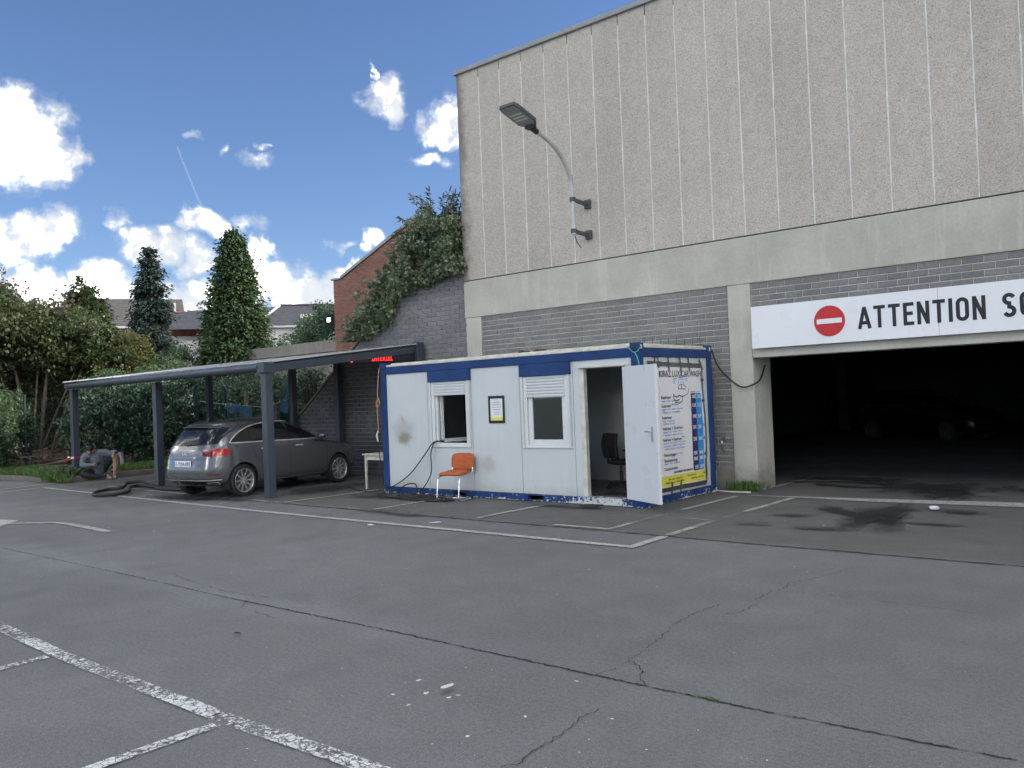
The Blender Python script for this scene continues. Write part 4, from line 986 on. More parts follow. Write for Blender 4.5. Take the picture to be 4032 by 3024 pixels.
# strips of dark tape
def tape(y0, z0, y1, z1, w):
    a, b = Vector((y0,z0)), Vector((y1,z1)); n = max(1, int((b-a).length/.12)); m = MB(); d = (b-a).normalized(); t = Vector((-d.y,d.x)); r = random.Random(int(y0*100+z0*10)); P = []
    for i in range(n+1):
        p = a.lerp(b, i/n); ww = w*(1+r.uniform(-.12,.12)); row = []
        for s in (-1,1):
            q = p+t*s*ww/2; inside = BN0-.02 < q.x < BN1+.02 and BZ0-.02 < q.y < BZ1+.02; row.append((bwave(min(max(q.x,BN0),BN1), min(max(q.y,BZ0),BZ1))+.016 if inside else .010, q.x-12.73, q.y-BZ0))
        P.append(row)
    m.grid(P); return m.build('tape_strip', M['tape'], bn)
tape(11.72,2.262,13.50,2.225,.075); tape(11.95,2.42,11.95,2.18,.05) 
for y, z0, z1 in ((12.05,2.36,2.19),(12.38,2.36,2.15),(12.76,2.385,2.05),(13.06,2.37,2.13)): tape(y,z0,y,z1,.045)
tape(13.44,2.33,13.56,2.16,.06); tape(13.50,2.2,13.52,.62,.035); tape(13.50,.62,13.52,.23,.06)
for z in (1.98,1.62,1.20,.98,.70): tape(13.45,z,13.585,z,.05)
tape(11.9,.215,13.52,.20,.075)
for y in (12.32,12.62): tape(y,.32,y,.12,.045)

# ------------------------------------------------------------------ notice, rope, cables at the container
no = empty('notice', (-10.04, 11.463, 1.36), 0, 'printed notice in a black taped frame on the container wall', 'notice')
MB().box(-.17,.17,-.006,0,.03,.46).build('sheet', M['paper'], no)
for a in ((-.19,.19,-.010,-.0065,.435,.485),(-.185,.185,-.010,-.0065,-.005,.045),(-.19,-.145,-.0135,-.0102,.0,.48),(.145,.19,-.0135,-.0102,.0,.48)): MB().box(*a).build('tape_strip', M['sign_black'], no)
MB().box(-.145,.145,-.0072,-.0062,.046,.10).build('picture_band', M['yellow_print'], no)
m = MB()
for i, (w, z) in enumerate(((.06,.41),(.10,.37),(.09,.355),(.12,.33),(.11,.315),(.12,.285),(.10,.27),(.11,.24),(.08,.225),(.09,.19),(.06,.16),(.05,.145))): m.box(-w,w*.95,-.0072,-.0062,z,z+.006)
m.build('printed_lines', M['ink_grey'], no)
def cable(name, pts, r, mat, label, cat, n=8, sub=6):
    P = [Vector(p) for p in pts]; out = []
    for i in range(len(P)-1):
        p0, p1, p2, p3 = P[max(i-1,0)], P[i], P[i+1], P[min(i+2,len(P)-1)]
        for k in range(sub):
            t = k/sub; out.append(.5*((2*p1)+(p2-p0)*t+(2*p0-5*p1+4*p2-p3)*t*t+(3*p1-p0-3*p2+p3)*t**3))
    out.append(P[-1]); o = MB().tube(out, r, n).build(name, M[mat], None, True); return tag(o, label, cat)
z = .012
def coil(cx, cy, rx, ry, turns, ph=0, seed=1, n=14):
    r = random.Random(seed); out = []
    for i in range(int(turns*n)+1):
        a = ph+2*math.pi*i/n; k = 1+r.uniform(-.10,.10); out.append((cx+rx*k*math.cos(a), cy+ry*k*math.sin(a), z+.008*(i//n)+r.uniform(0,.012)))
    return out
cable('power_cable', [(-11.50,11.56,1.02),(-11.56,11.36,1.02),(-11.80,11.34,.78),(-12.25,11.36,.40),(-12.75,11.38,.15),(-13.0,11.34,.10),(-12.9,11.28,.03)]+coil(-12.0,11.0,.75,.22,2.2,2.6,3), .011, 'rubber', 'black cable looping from the open window down to the left container corner', 'cable')
cable('power_cable', [(-11.50,11.58,1.03),(-11.54,11.36,1.01),(-11.62,11.33,.8),(-11.60,11.30,.45),(-11.75,11.2,.15),(-12.0,11.1,.03)]+coil(-11.35,10.86,.72,.20,3.3,2.4,5)+[(-10.95,11.25,.13),(-10.7,11.36,.05)], .011, 'rubber', 'black cable hanging straight down and coiled in front of the orange chair', 'cable')
cable('power_cable', [(-12.85,11.33,.09),(-12.55,11.30,.08),(-12.3,11.30,.2),(-12.05,11.30,.22),(-11.98,11.25,.08),(-12.1,11.15,.015),(-12.6,11.05,.015),(-12.9,11.1,.015)], .012, 'rubber', 'short black cable arched against the bottom rail', 'cable')
cable('hanging_cable', [(-7.05,13.9,2.5),(-6.98,14.0,2.2),(-6.80,14.12,1.95),(-6.62,14.14,1.83),(-6.45,14.14,1.85),(-6.39,14.4,1.95),(-6.38,14.6,2.2)], .014, 'rubber', 'black cable sagging from the container top to the garage jamb', 'cable')
cable('orange_rope', [(-13.09,11.41,2.50),(-13.12,11.40,2.3),(-13.15,11.39,1.95),(-13.10,11.38,1.86),(-13.08,11.38,1.78),(-13.16,11.38,1.72),(-13.19,11.38,1.80),(-13.12,11.38,1.88),(-13.17,11.39,1.70),(-13.17,11.40,1.25)], .010, 'rope_orange', 'knotted orange rope hanging from the left container corner', 'rope')
sgn = empty('spray_gun', (-13.18,11.40,1.0), 0, 'pale spray gun hanging on the orange rope', 'spray gun')
MB().tube([(0,0,.24),(-.05,0,.14),(-.01,0,.02)], [.012,.022,.012], 8).build('body', M['white_plastic'], sgn, True); MB().tube([(-.03,0,.17),(.09,0,.26)], .007, 6).build('lance', M['alu'], sgn, True)
cable('thin_hose', [(-13.19,11.40,1.02),(-13.18,11.42,.7),(-13.16,11.44,.4),(-13.15,11.40,.10),(-13.3,11.3,.02),(-14.0,11.45,.02),(-14.8,11.9,.02),(-15.2,12.2,.02)], .009, 'rubber', 'thin black hose hanging behind the container corner and trailing under the table', 'hose')
cable('teal_rope', [(-7.22,11.40,2.53),(-7.12,11.39,2.44),(-7.05,11.40,2.44),(-7.03,11.50,2.53)], .008, 'rope_teal', 'teal rope looped through the corner casting above the door', 'rope')
cable('teal_rope', [(-7.10,11.385,2.44),(-7.04,11.38,2.36),(-6.98,11.36,2.18)], .008, 'rope_teal', 'loose end of teal rope hanging behind the open door', 'rope')
wm = empty('wire_mesh', (-7.6,12.55,2.535), 0, 'rusty wire mesh strip standing on the container roof', 'mesh')
for i in range(8): MB().tube([(i*.07, i*.15, 0),(i*.07-.01, i*.15, .19+.02*math.sin(i*2))], .005, 5).build('wire', M['rust'], wm)
MB().tube([(-.1,-.2,.02),(.25,.5,.07),(.52,1.1,.06)], .005, 5).build('cross_wire', M['rust'], wm)
def shoe(x, y, rz, label):
    o = MB().ellipsoid((0,0,.045),(.13,.05,.045),12,8).ellipsoid((-.06,0,.07),(.07,.05,.05),12,8).build('shoe', M['rust'], None, True); o.location = (x,y,2.53); o.rotation_euler = (0,-.25,rz); return tag(o, label, 'shoe')
shoe(-9.57,11.75,1.2,'left of two dark shoes lying on the container roof'); shoe(-9.22,11.75,.2,'right of two dark shoes lying on the container roof')
# ------------------------------------------------------------------ carport
cp = empty('carport', (-19.6,12,0), 0, 'anthracite aluminium carport with striped mono-pitch roof over the grey car', 'carport')
fr_pts = [(-24.42,10.22),(-19.80,10.22),(-14.76,9.90)]
GZ0, GZ1 = 2.50, 2.68
for x, y in fr_pts: part(MB().box(x-.085,x+.085,y-.085,y+.085,0,GZ0), 'post', M['anthracite'], cp, .008)
bk_pts = [(-24.0,14.05),(-19.72,14.05),(-17.78,14.08),(-14.72,14.05)]
for x, y in bk_pts: part(MB().box(x-.08,x+.08,y-.08,y+.08,0,2.95), 'post', M['anthracite'], cp, .008)
# half-round gutter along the front
gm = MB(); ga, gb = Vector((-24.5,10.10,2.60)), Vector((-14.86,9.84,2.605)); d = (gb-ga).normalized(); nrm = Vector((d.y,-d.x,0))
prof = [(-.10,.09),(-.10,-.08)]+[(.0+.10*math.sin(a),-.0+.09*-math.cos(a)) for a in [math.radians(k) for k in range(0,181,15)]]
P = [[tuple(q+nrm*a+Vector((0,0,b))) for a,b in prof] for q in (ga,gb)]
gm.grid(P, closed_u=False); n = len(prof); gm.add(P[0],[tuple(range(n))]); gm.add(P[1],[tuple(range(n))])
part(gm, 'gutter', M['anthracite'], cp, 0, True)
part(MB().box(-14.88,-14.64,9.76,10.03,2.49,2.705), 'corner_bracket', M['anthracite'], cp, .01)
def rz(y): return 2.69+(y-10.0)*.112
for x in (-24.42,-14.74): part(MB().beam((x,10.0,rz(10)-.10),(x,14.12,rz(14.12)-.10),.10,.17), 'side_beam', M['anthracite'], cp, .006)
part(MB().box(-24.5,-14.66,13.98,14.14,2.955,3.16), 'rear_beam', M['anthracite'], cp, .008)
part(MB().box(-14.80,-14.62,13.94,14.16,2.72,3.20), 'corner_bracket', M['anthracite'], cp, .01)
nb = 10; x0, x1 = -24.5, -14.68
for i in range(nb):
    a, b = x0+(x1-x0)*i/nb, x0+(x1-x0)*(i+1)/nb
    part(MB().add([(a+.03,9.98,rz(9.98)),(b-.03,9.98,rz(9.98)),(b-.03,14.1,rz(14.1)),(a+.03,14.1,rz(14.1)),(a+.03,9.98,rz(9.98)+.016),(b-.03,9.98,rz(9.98)+.016),(b-.03,14.1,rz(14.1)+.016),(a+.03,14.1,rz(14.1)+.016)],
       [(0,3,2,1),(4,5,6,7),(0,1,5,4),(1,2,6,5),(2,3,7,6),(3,0,4,7)]), 'roof_panel', M['carport_roof'], cp)
for i in range(nb+1):
    a = x0+(x1-x0)*i/nb
    part(MB().beam((a,9.97,rz(9.97)+.026),(a,14.1,rz(14.1)+.026),.075,.018), 'glazing_bar', M['roof_bar'], cp)
    if 0 < i < nb: part(MB().beam((a,10.0,rz(10)-.05),(a,14.0,rz(14)-.05),.05,.09), 'rafter', M['anthracite'], cp)
led = empty('led_sign', (-14.74,12.0,2.70), 0, 'black LED ticker with red running text under the carport side beam', 'sign')
MB().add([(-.03,0,.0),(.03,0,.0),(.03,2.0,.06),(-.03,2.0,.06),(-.03,0,.16),(.03,0,.16),(.03,2.0,.27),(-.03,2.0,.27)], [(0,3,2,1),(4,5,6,7),(0,1,5,4),(1,2,6,5),(2,3,7,6),(3,0,4,7)]).build('housing', M['black_plastic'], led, bevel=.005)
DOT = {'I':['111','010','010','010','010','010','111'],'N':['1001','1101','1101','1011','1011','1001','1001'],'T':['111','010','010','010','010','010','010'],'E':['111','100','100','110','100','100','111'],'R':['110','101','101','110','110','101','101'],'L':['100','100','100','100','100','100','111'],'É':['111','100','100','110','100','100','111'],'1':['010','110','010','010','010','010','111']}
def dots(txt, y, z):
    for ch in txt:
        g_ = DOT[ch]; m = MB()
        for r_, row in enumerate(g_):
            for c_, v in enumerate(row):
                if v == '1': yy = y+c_*.02; zz = z+.03*(yy)+(6-r_)*.0185; m.box(.031,.035,yy-.007,yy+.007,zz-.007,zz+.007)
        m.build('led_letter', M['led_red'], led); y += (len(g_[0])+.9)*.02
dots('1', .02, .02); dots('INTERIEL', .62, .035)

# ------------------------------------------------------------------ grey car
def pchip(xs, ys):
    xs, ys = np.array(xs, float), np.array(ys, float); h = np.diff(xs); dl = np.diff(ys)/h; d = np.zeros(len(xs)); d[0], d[-1] = dl[0], dl[-1]
    for i in range(1, len(xs)-1):
        if dl[i-1]*dl[i] > 0: w1, w2 = 2*h[i]+h[i-1], h[i]+2*h[i-1]; d[i] = (w1+w2)/(w1/dl[i-1]+w2/dl[i])
    def f(x):
        x = min(max(x, xs[0]), xs[-1]); i = min(max(int(np.searchsorted(xs, x))-1, 0), len(xs)-2); t = (x-xs[i])/h[i]
        return float((2*t**3-3*t**2+1)*ys[i]+(t**3-2*t**2+t)*h[i]*d[i]+(-2*t**3+3*t**2)*ys[i+1]+(t**3-t**2)*h[i]*d[i+1])
    return f
ZS = [.25,.29,.35,.45,.58,.70,.80,.88,.96,1.02,1.10,1.25,1.38,1.45,1.50,1.535,1.555,1.562]
XR = pchip(ZS, [-1.82,-2.02,-2.13,-2.20,-2.205,-2.185,-2.17,-2.15,-2.12,-2.09,-2.05,-1.95,-1.84,-1.78,-1.62,-1.25,-.85,-.5])
XF = pchip(ZS, [1.96,2.08,2.16,2.20,2.19,2.13,2.02,1.82,1.38,1.10,.93,.62,.32,.14,-.02,-.16,-.28,-.4])
HW = pchip(ZS, [.80,.84,.868,.89,.897,.895,.89,.882,.868,.852,.828,.772,.715,.672,.61,.49,.30,.10])
NE = pchip([.25,.9,1.1,1.56],[5.2,5.2,4.6,3.4])
def c_y(x, z):
    a, b = XR(z), XF(z); c, h = (a+b)/2, (b-a)/2; n = NE(z); t = min(abs((x-c)/h), .9999); return HW(z)*(1-t**n)**(1/n)
def c_xr(y, z):
    a, b = XR(z), XF(z); c, h = (a+b)/2, (b-a)/2; n = NE(z); t = min(abs(y/HW(z)), .9999); return c-h*(1-t**n)**(1/n)
def c_th(th, z):   # angle round the outline, 0 = right side (-y) .. pi/2 = rear
    a, b = XR(z), XF(z); c, h = (a+b)/2, (b-a)/2; n = NE(z); ct_, st_ = math.cos(th), math.sin(th)
    return (c-h*abs(st_)**(2/n)*math.copysign(1,st_), -HW(z)*abs(ct_)**(2/n)*math.copysign(1,ct_), z)
def offset(fn, u, v, d, e=.004):
    p = Vector(fn(u,v)); a = Vector(fn(u+e,v))-Vector(fn(u-e,v)); b = Vector(fn(u,v+e))-Vector(fn(u,v-e)); n = a.cross(b)
    if n.length < 1e-12: return p
    n.normalize(); q = p-Vector((0,0,.7))
    if n.dot(q) < 0: n = -n
    return p+n*d
def cpatch(fn, us, vfun, nv, d, name, mat, parent):
    """us: list of u; vfun(u) -> (v0,v1)"""
    P = []
    for u in us:
        v0, v1 = vfun(u); P.append([tuple(offset(fn, u, v0+(v1-v0)*j/nv, d)) for j in range(nv+1)])
    return MB().grid(P).build(name, M[mat] if isinstance(mat,str) else mat, parent, True)
def cline(fn, uv, r, d, name, mat, parent, n=6):
    return MB().tube([offset(fn,u,v,d) for u,v in uv], r, n).build(name, M[mat] if isinstance(mat,str) else mat, parent, True)
lin = lambda a, b, n: [a+(b-a)*i/n for i in range(n+1)]
def make_car(name, paint, label, plate):
    c = empty(name, (0,0,0), 0, label, 'car')
    zs = lin(.25,.9,18)[:-1]+lin(.9,1.1,10)[:-1]+lin(1.1,1.45,10)[:-1]+lin(1.45,1.562,10); NA = 132; P = []
    for z in zs:
        row = []
        for k in range(NA):
            # even spacing round the outline
            th = 2*math.pi*k/NA; ct_, st_ = math.cos(th), math.sin(th); a, b = XR(z), XF(z); cc, h = (a+b)/2, (b-a)/2; n = NE(z); w = HW(z)
            rr = (abs(ct_)**n+abs(st_)**n)**(-1/n); row.append((cc+h*rr*ct_, w*rr*st_, z))
        P.append(row)
    m = MB(); vs = [p for r in P for p in r]; fs = []
    for i in range(len(P)-1):
        for j in range(NA): fs.append((i*NA+j, i*NA+(j+1)%NA, (i+1)*NA+(j+1)%NA, (i+1)*NA+j))
    fs += [tuple(range(NA-1,-1,-1)), tuple(range((len(P)-1)*NA, len(P)*NA))]; m.add(vs, fs)
    body = m.build('body', M[paint], c, 2)
    cut = MB()
    for x in (-1.385,1.345):
        for s in (-1,1): cut.lathe([(0,0),(.365,0),(.365,.40),(0,.40)], (x,s*.60,.325), (0,s,0), 40)
    co = cut.build('cutter', M['tyre']); bm = body.modifiers.new('arch','BOOLEAN'); bm.object = co; bm.operation = 'DIFFERENCE'; bm.solver = 'EXACT'
    dg = bpy.context.evaluated_depsgraph_get(); me = bpy.data.meshes.new_from_object(body.evaluated_get(dg)); body.modifiers.clear(); body.data = me
    me.polygons.foreach_set('use_smooth', [True]*len(me.polygons)); me.set_sharp_from_angle(angle=math.radians(38)); bpy.data.objects.remove(co)
    for x in (-1.385,1.345):
        for s in (-1,1):
            L = MB(); pr = [[(x+.36*math.cos(a), s*y, .325+.36*math.sin(a)) for a in lin(-.45,math.pi+.45,20)] for y in (.58,.84)]; L.grid(pr); pr = [[(x+r*math.cos(a), s*.60, .325+r*math.sin(a)) for a in lin(-.45,math.pi+.45,20)] for r in (.0,.36)]; L.grid(pr); L.build('wheel_well', M['tyre'], c)
            w = empty('wheel', (x, s*.775, .322)); w.parent = c
            t = MB(); prof = [(.232,-.10),(.265,-.108),(.30,-.105),(.318,-.085),(.324,-.05),(.325,0),(.324,.05),(.318,.085),(.30,.105),(.265,.108),(.232,.10)]; t.lathe(prof, (0,0,0), (0,s,0), 40, caps=False); t.build('tyre', M['tyre'], w, True)
            r = MB(); r.lathe([(.238,.085),(.243,.10),(.236,.106),(.222,.09),(.215,.05),(.214,-.08)], (0,0,0), (0,s,0), 40, caps=False); r.lathe([(.0,.088),(.035,.086),(.05,.07),(.06,.055),(.0,.05)], (0,0,0), (0,s,0), 20)
            for k in range(10):
                a = 2*math.pi*k/10; ca, sa = math.cos(a), math.sin(a); r.beam((ca*.04,s*.072,sa*.04),(ca*.13,s*.078,sa*.13),.034,.016,(0,1,0)); r.beam((ca*.125,s*.078,sa*.125),(ca*.226,s*.088,sa*.226),.030,.015,(0,1,0))
            r.build('rim', M['rim_silver'], w, False); MB().lathe([(0,.02),(.213,.02),(.213,.0),(0,.0)], (0,0,0), (0,s,0), 28).build('brake_disc', M['dark_steel'], w)
    for s in (-1,1):
        S_ = (lambda x, z: (x, s*c_y(x,z), z))
        zt = pchip([-1.66,-1.60,-1.40,-1.1,-.7,-.2,.15,.45,.75,1.02],[1.095,1.15,1.28,1.39,1.445,1.458,1.43,1.345,1.21,1.055]); zb = pchip([-1.66,1.02],[1.085,1.045])
        gx = [(-1.64,-1.17),(-1.145,-.19),(-.09,.66),(.71,1.0)]
        for a, b in gx: cpatch(S_, lin(a,b,14), lambda x: (zb(x)+.006, max(zb(x)+.008, zt(x)-.012)), 6, .004, 'side_window', 'glass_dark', c)
        cpatch(S_, lin(-1.66,1.03,40), lambda x: (zb(x)-.012, max(zb(x)-.008, zt(x)+.004)), 6, .0018, 'pillar_trim', 'car_black', c)
        cline(S_, [(x,zt(x)) for x in lin(-1.66,1.0,40)]+[(x,zb(x)-.006) for x in lin(1.0,-1.66,30)]+[(-1.66,1.095)], .012, .006, 'window_chrome', 'trim_sky_sheen', c)
        for uv in ([(-1.15,1.07),(-1.13,.90),(-1.05,.72),(-.98,.66)],[(-.14,1.05),(-.13,.6),(-.14,.33)],[(.86,1.03),(.93,.8),(.95,.6),(.94,.36)],[(-.95,.345),(-.1,.33),(.92,.345)],[(-1.62,1.07),(-1.5,1.0)]):
            k = []
            for (p, q) in zip(uv[:-1], uv[1:]): k += [(p[0]+(q[0]-p[0])*i/6, p[1]+(q[1]-p[1])*i/6) for i in range(6)]
            cline(S_, k+[uv[-1]], .0042, .0005, 'door_seam', 'car_black', c, 5)
        for x in (-.93,.02): 
            h = cline(S_, [(x,.925),(x+.03,.928),(x+.10,.928),(x+.20,.922)], .016, .018, 'door_handle', 'trim_sky_sheen', c); h.scale = (1,1,1)
        mr = MB(); mr.ellipsoid((.70,s*.985,1.10),(.075,.105,.075),14,10).beam((.72,s*.82,1.06),(.71,s*.95,1.06),.06,.04).build('mirror', M[paint], c, True)
        # tail lamp wrapping round the corner
        sg_ = -s
        F = (lambda th, z: (lambda p: (p[0], p[1]*(1 if s < 0 else -1), p[2]))(c_th(th, z)))
        up = pchip([.62,.72,.80,.93,1.10,1.28],[.90,.935,.95,.95,.935,.915]); lo = pchip([.62,.72,.80,.93,1.10,1.28],[.845,.825,.80,.79,.80,.835])
        cpatch(F, lin(.50,.98,16), lambda th: (.845+max(0,(.62-th))*.45, .975-max(0,(.62-th))*.25), 6, .012, 'tail_lamp', 'light_red', c)
        cpatch(F, lin(.98,1.30,10), lambda th: (.825+(th-.98)*.12, .975-(th-.98)*.12), 6, .012, 'tail_lamp', 'light_red_dark', c)
        cpatch(F, lin(.80,1.12,8), lambda th: (.475,.50), 2, .006, 'reflector', 'light_red_dark', c)
        ex = cpatch(F, lin(.88,1.22,8), lambda th: (.288,.345), 3, .010, 'exhaust_trim', 'trim_sky_sheen', c); cpatch(F, lin(.92,1.18,8), lambda th: (.300,.333), 3, .014, 'exhaust_hole', 'car_black', ex)
    R_ = (lambda y, z: (c_xr(y,z), y, z))
    cpatch(R_, lin(-.665,.665,24), lambda y: (1.065+.03*(y/.66)**2, 1.37-.02*(y/.66)**2), 10, .006, 'rear_window', 'glass_dark', c)
    cpatch(R_, lin(-.70,.70,24), lambda y: (1.045+.03*(y/.66)**2, 1.395), 10, .0025, 'rear_window_surround', 'car_black', c)
    sp = MB(); P = []
    for y in lin(-.60,.60,20): e = 1.0-.25*(y/.6)**2; x = c_xr(y,1.43); P.append([(x+.30,y,1.478-.03*(y/.6)**2),(x+.06,y,1.462-.03*(y/.6)**2),(x-.10*e,y,1.432-.03*(y/.6)**2),(x-.09*e,y,1.405-.03*(y/.6)**2),(x+.10,y,1.395-.03*(y/.6)**2)])
    sp.grid(P); sp.build('roof_spoiler', M[paint], c, True)
    MB().beam((c_xr(0,1.06)-.012,.0,1.055),(c_xr(-.2,1.10)-.012,-.34,1.085),.02,.016).build('rear_wiper', M['car_black'], c)
    cpatch(R_, lin(-.78,.78,24), lambda y: (.375,.395), 2, .012, 'bumper_chrome', 'trim_sky_sheen', c)
    cpatch(R_, lin(-.70,.70,24), lambda y: (.275,.372), 4, .005, 'diffuser', 'car_black', c)
    for uv in ([(-.80,.80),(-.79,.66),(-.72,.54),(-.60,.515),(0,.51),(.60,.515),(.72,.54),(.79,.66),(.80,.80)],[(-.74,.79),(0,.785),(.74,.79)]):
        k = []
        for (p, q) in zip(uv[:-1], uv[1:]): k += [(p[0]+(q[0]-p[0])*i/5, p[1]+(q[1]-p[1])*i/5) for i in range(5)]
        cline(R_, k+[uv[-1]], .005, .0008, 'tailgate_seam', 'car_black', c, 5)
    cpatch(R_, lin(-.40,.40,12), lambda y: (.58,.80), 4, -.010, 'plate_recess', 'car_black', c)
    px = c_xr(0,.70)-.012; pl = MB().box(px-.012,px,-.26,.26,.645,.765).build('number_plate', M['sign_white'], c, bevel=.004)
    if plate:
        MB().box(px-.0145,px-.0125,.225,.257,.65,.76).build('plate_band', M['cyan_print'], pl)
        cu = bpy.data.curves.new('plate_lettering','FONT'); cu.body = plate; cu.size = .115; cu.align_x = 'CENTER'; cu.materials.append(M['sign_red'] if False else M['ink']); cu.resolution_u = 3; cu.offset = .0015
        o = bpy.data.objects.new('plate_lettering', cu); COL.objects.link(o); o.parent = pl; o.rotation_euler = (math.pi/2,0,-math.pi/2); o.location = (px-.0150,-.02,.664); o.scale = (.86,1,1)
    ex_ = c_xr(0,.90)-.006; st = MB(); st.tube([(ex_,.052*math.cos(a),.895+.052*math.sin(a)) for a in lin(0,2*math.pi,24)], .0045, 6)
    for k in range(3): a = math.pi/2+2*math.pi*k/3; st.beam((ex_,0,.895),(ex_,.05*math.cos(a),.895+.05*math.sin(a)),.008,.006,(1,0,0))
    st.build('emblem', M['trim_sky_sheen'], c, True)
    tb = MB().tube([(-1.8,.02,.29),(-2.16,.02,.275),(-2.27,.02,.30),(-2.28,.02,.37)], .018, 8).ellipsoid((-2.28,.02,.39),(.026,.026,.026),10,8).build('tow_bar', M['dark_steel'], c, True)
    F_ = (lambda y, z: (lambda p: (p[0],y,z))((XR(z)+XF(z)-c_xr(y,z),)))
    cpatch(F_, lin(-.62,.62,20), lambda y: (1.06,1.40), 10, .004, 'windscreen', 'glass_dark', c)
    for s in (-1,1): cpatch(F_, lin(s*.45,s*.80,10), lambda y: (.66,.76), 4, .008, 'headlamp', 'chrome', c)
    cpatch(F_, lin(-.40,.40,12), lambda y: (.42,.66), 4, .006, 'grille', 'car_black', c)
    MB().box(-1.75,1.75,-.60,.60,.22,.32).build('underbody', M['car_black'], c)
    an = MB().beam((-1.45,0,1.50),(-1.55,0,1.56),.03,.05).build('roof_aerial', M['car_black'], c)
    return c
car = make_car('parked_car', 'car_paint', 'dark grey family car parked under the carport, seen from behind', '1-YXA-092')
HX, HY = -.226, .974
car.scale = (1,1,1.025); car.rotation_euler = (0,0,1.70); car.location = (-16.56, 11.07, 0)
car2 = copy_tree(car); car2.name = 'parked_car'; car2['label'] = 'barely visible dark car parked deep inside the unlit garage'
for o in car2.children:
    for g2 in list(o.children):
        if g2.name.startswith('plate'): bpy.data.objects.remove(g2)
swap = {M['rim_silver'].name: M['dark_steel'], M['car_paint'].name: M['car_black'], M['trim_sky_sheen'].name: M['dark_steel']}
for o in [o for c in car2.children for o in [c, *c.children]]:
    if o.type == 'MESH' and any(m and m.name in swap for m in o.data.materials):
        o.data = o.data.copy()
        for i, m in enumerate(o.data.materials):
            if m.name in swap: o.data.materials[i] = swap[m.name]
car2.location = (-7.3, 28.6, 0); car2.rotation_euler = (0,0,math.radians(-25))
car['group'] = car2['group'] = 'parked cars'
# ------------------------------------------------------------------ wall lamp
LX = -9.70
lm = empty('wall_lamp', (LX,13.55,4.9), 0, 'street lamp on a curved pole bracketed to the aggregate facade', 'street lamp')
arm = [(13.56,4.93),(13.56,5.3),(13.56,5.65),(13.545,5.92),(13.47,6.13),(13.28,6.37),(13.06,6.54),(12.85,6.63),(12.62,6.70),(12.46,6.745)]
P = [Vector((0, y-13.55, z-4.9)) for y, z in arm]; sm = []
for i in range(len(P)-1):
    p0,p1,p2,p3 = P[max(i-1,0)],P[i],P[i+1],P[min(i+2,len(P)-1)]
    for k in range(5): t = k/5; sm.append(.5*((2*p1)+(p2-p0)*t+(2*p0-5*p1+4*p2-p3)*t*t+(3*p1-p0-3*p2+p3)*t**3))
sm.append(P[-1]); MB().tube(sm, [.050-.014*i/len(sm) for i in range(len(sm))], 12).build('pole', M['pole_paint'], lm, True)
for z in (5.62, 5.0):
    b = MB().beam((.0,.02,z-4.9),(-.07,.60,z-4.9),.055,.075).tube([(0,.01,z-4.945),(0,.01,z-4.855)], .06, 12).build('bracket', M['dark_steel'], lm, bevel=.006)
    MB().box(-.14,.0,.58,.66,z-4.98,z-4.80).build('wall_plate', M['dark_steel'], b, bevel=.01)
MB().tube([(0,12.52-13.55,6.72-4.9),(0,12.36-13.55,6.77-4.9)], .055, 12).box(-.09,.09,12.26-13.55,12.40-13.55,6.74-4.9,6.86-4.9).build('swivel', M['black_plastic'], lm, bevel=.01)
hd = empty('lamp_head', (0,12.36-13.55,6.80-4.9)); hd.parent = lm; hd.rotation_euler = (math.radians(-16),0,0)
outl = [(-.10,0),(-.20,-.12),(-.20,-.62),(-.17,-.74),(.17,-.74),(.20,-.62),(.20,-.12),(.10,0)]
MB().prism(outl, lambda a,b,d: (a,b,d), -.02, .05).build('housing', M['dark_steel'], hd, bevel=.012)
MB().prism([(a*.88,-.03+b*.92) for a,b in outl], lambda a,b,d: (a,b,d), -.026, -.021).build('diffuser', M['cap_alu'], hd)
for i in range(3): MB().box(-.13,.13,-.30-i*.09,-.27-i*.09,-.032,-.0265).build('led_strip', M['white_plastic'], hd)
MB().tube([(.02,.0,.02),(.04,.05,-.12),(.09,.1,-.22),(.10,.1,-.23)], .009, 6).build('loose_wire', M['rubber'], lm, True)

# ------------------------------------------------------------------ orange chair
ch = empty('visitor_chair', (-10.72,11.02,0), math.radians(12), 'orange upholstered cantilever chair with chrome tube frame against the container', 'chair')
# local: front towards -y, half width .225
for s in (-1,1):
    pass
def rounded(pts, r=.06, k=5):
    P = [Vector(p) for p in pts]; out = [P[0]]
    for i in range(1, len(P)-1):
        a, b, c_ = P[i-1], P[i], P[i+1]; d1, d2 = (a-b).normalized(), (c_-b).normalized(); rr = min(r, (a-b).length*.45, (c_-b).length*.45)
        p, q = b+d1*rr, b+d2*rr
        for j in range(k+1): t = j/k; out.append(p*(1-t)**2+b*2*t*(1-t)+q*t*t)
    return out+[P[-1]]
fw = .225; z0 = .014
fp = [(-fw,.20,.47),(-fw,-.20,.43),(-fw,-.26,z0),(-fw,.24,z0),(fw,.24,z0),(fw,-.26,z0),(fw,-.20,.43),(fw,.20,.47)]
MB().tube(rounded(fp,.07), .0125, 10).build('frame', M['chrome'], ch, True)
for s in (-1,1): MB().tube(rounded([(s*fw,.10,.452),(s*fw,.235,.47),(s*(fw-.01),.285,.55),(s*(fw-.03),.30,.62)],.07), .012, 10).build('back_tube', M['chrome'], ch, True)
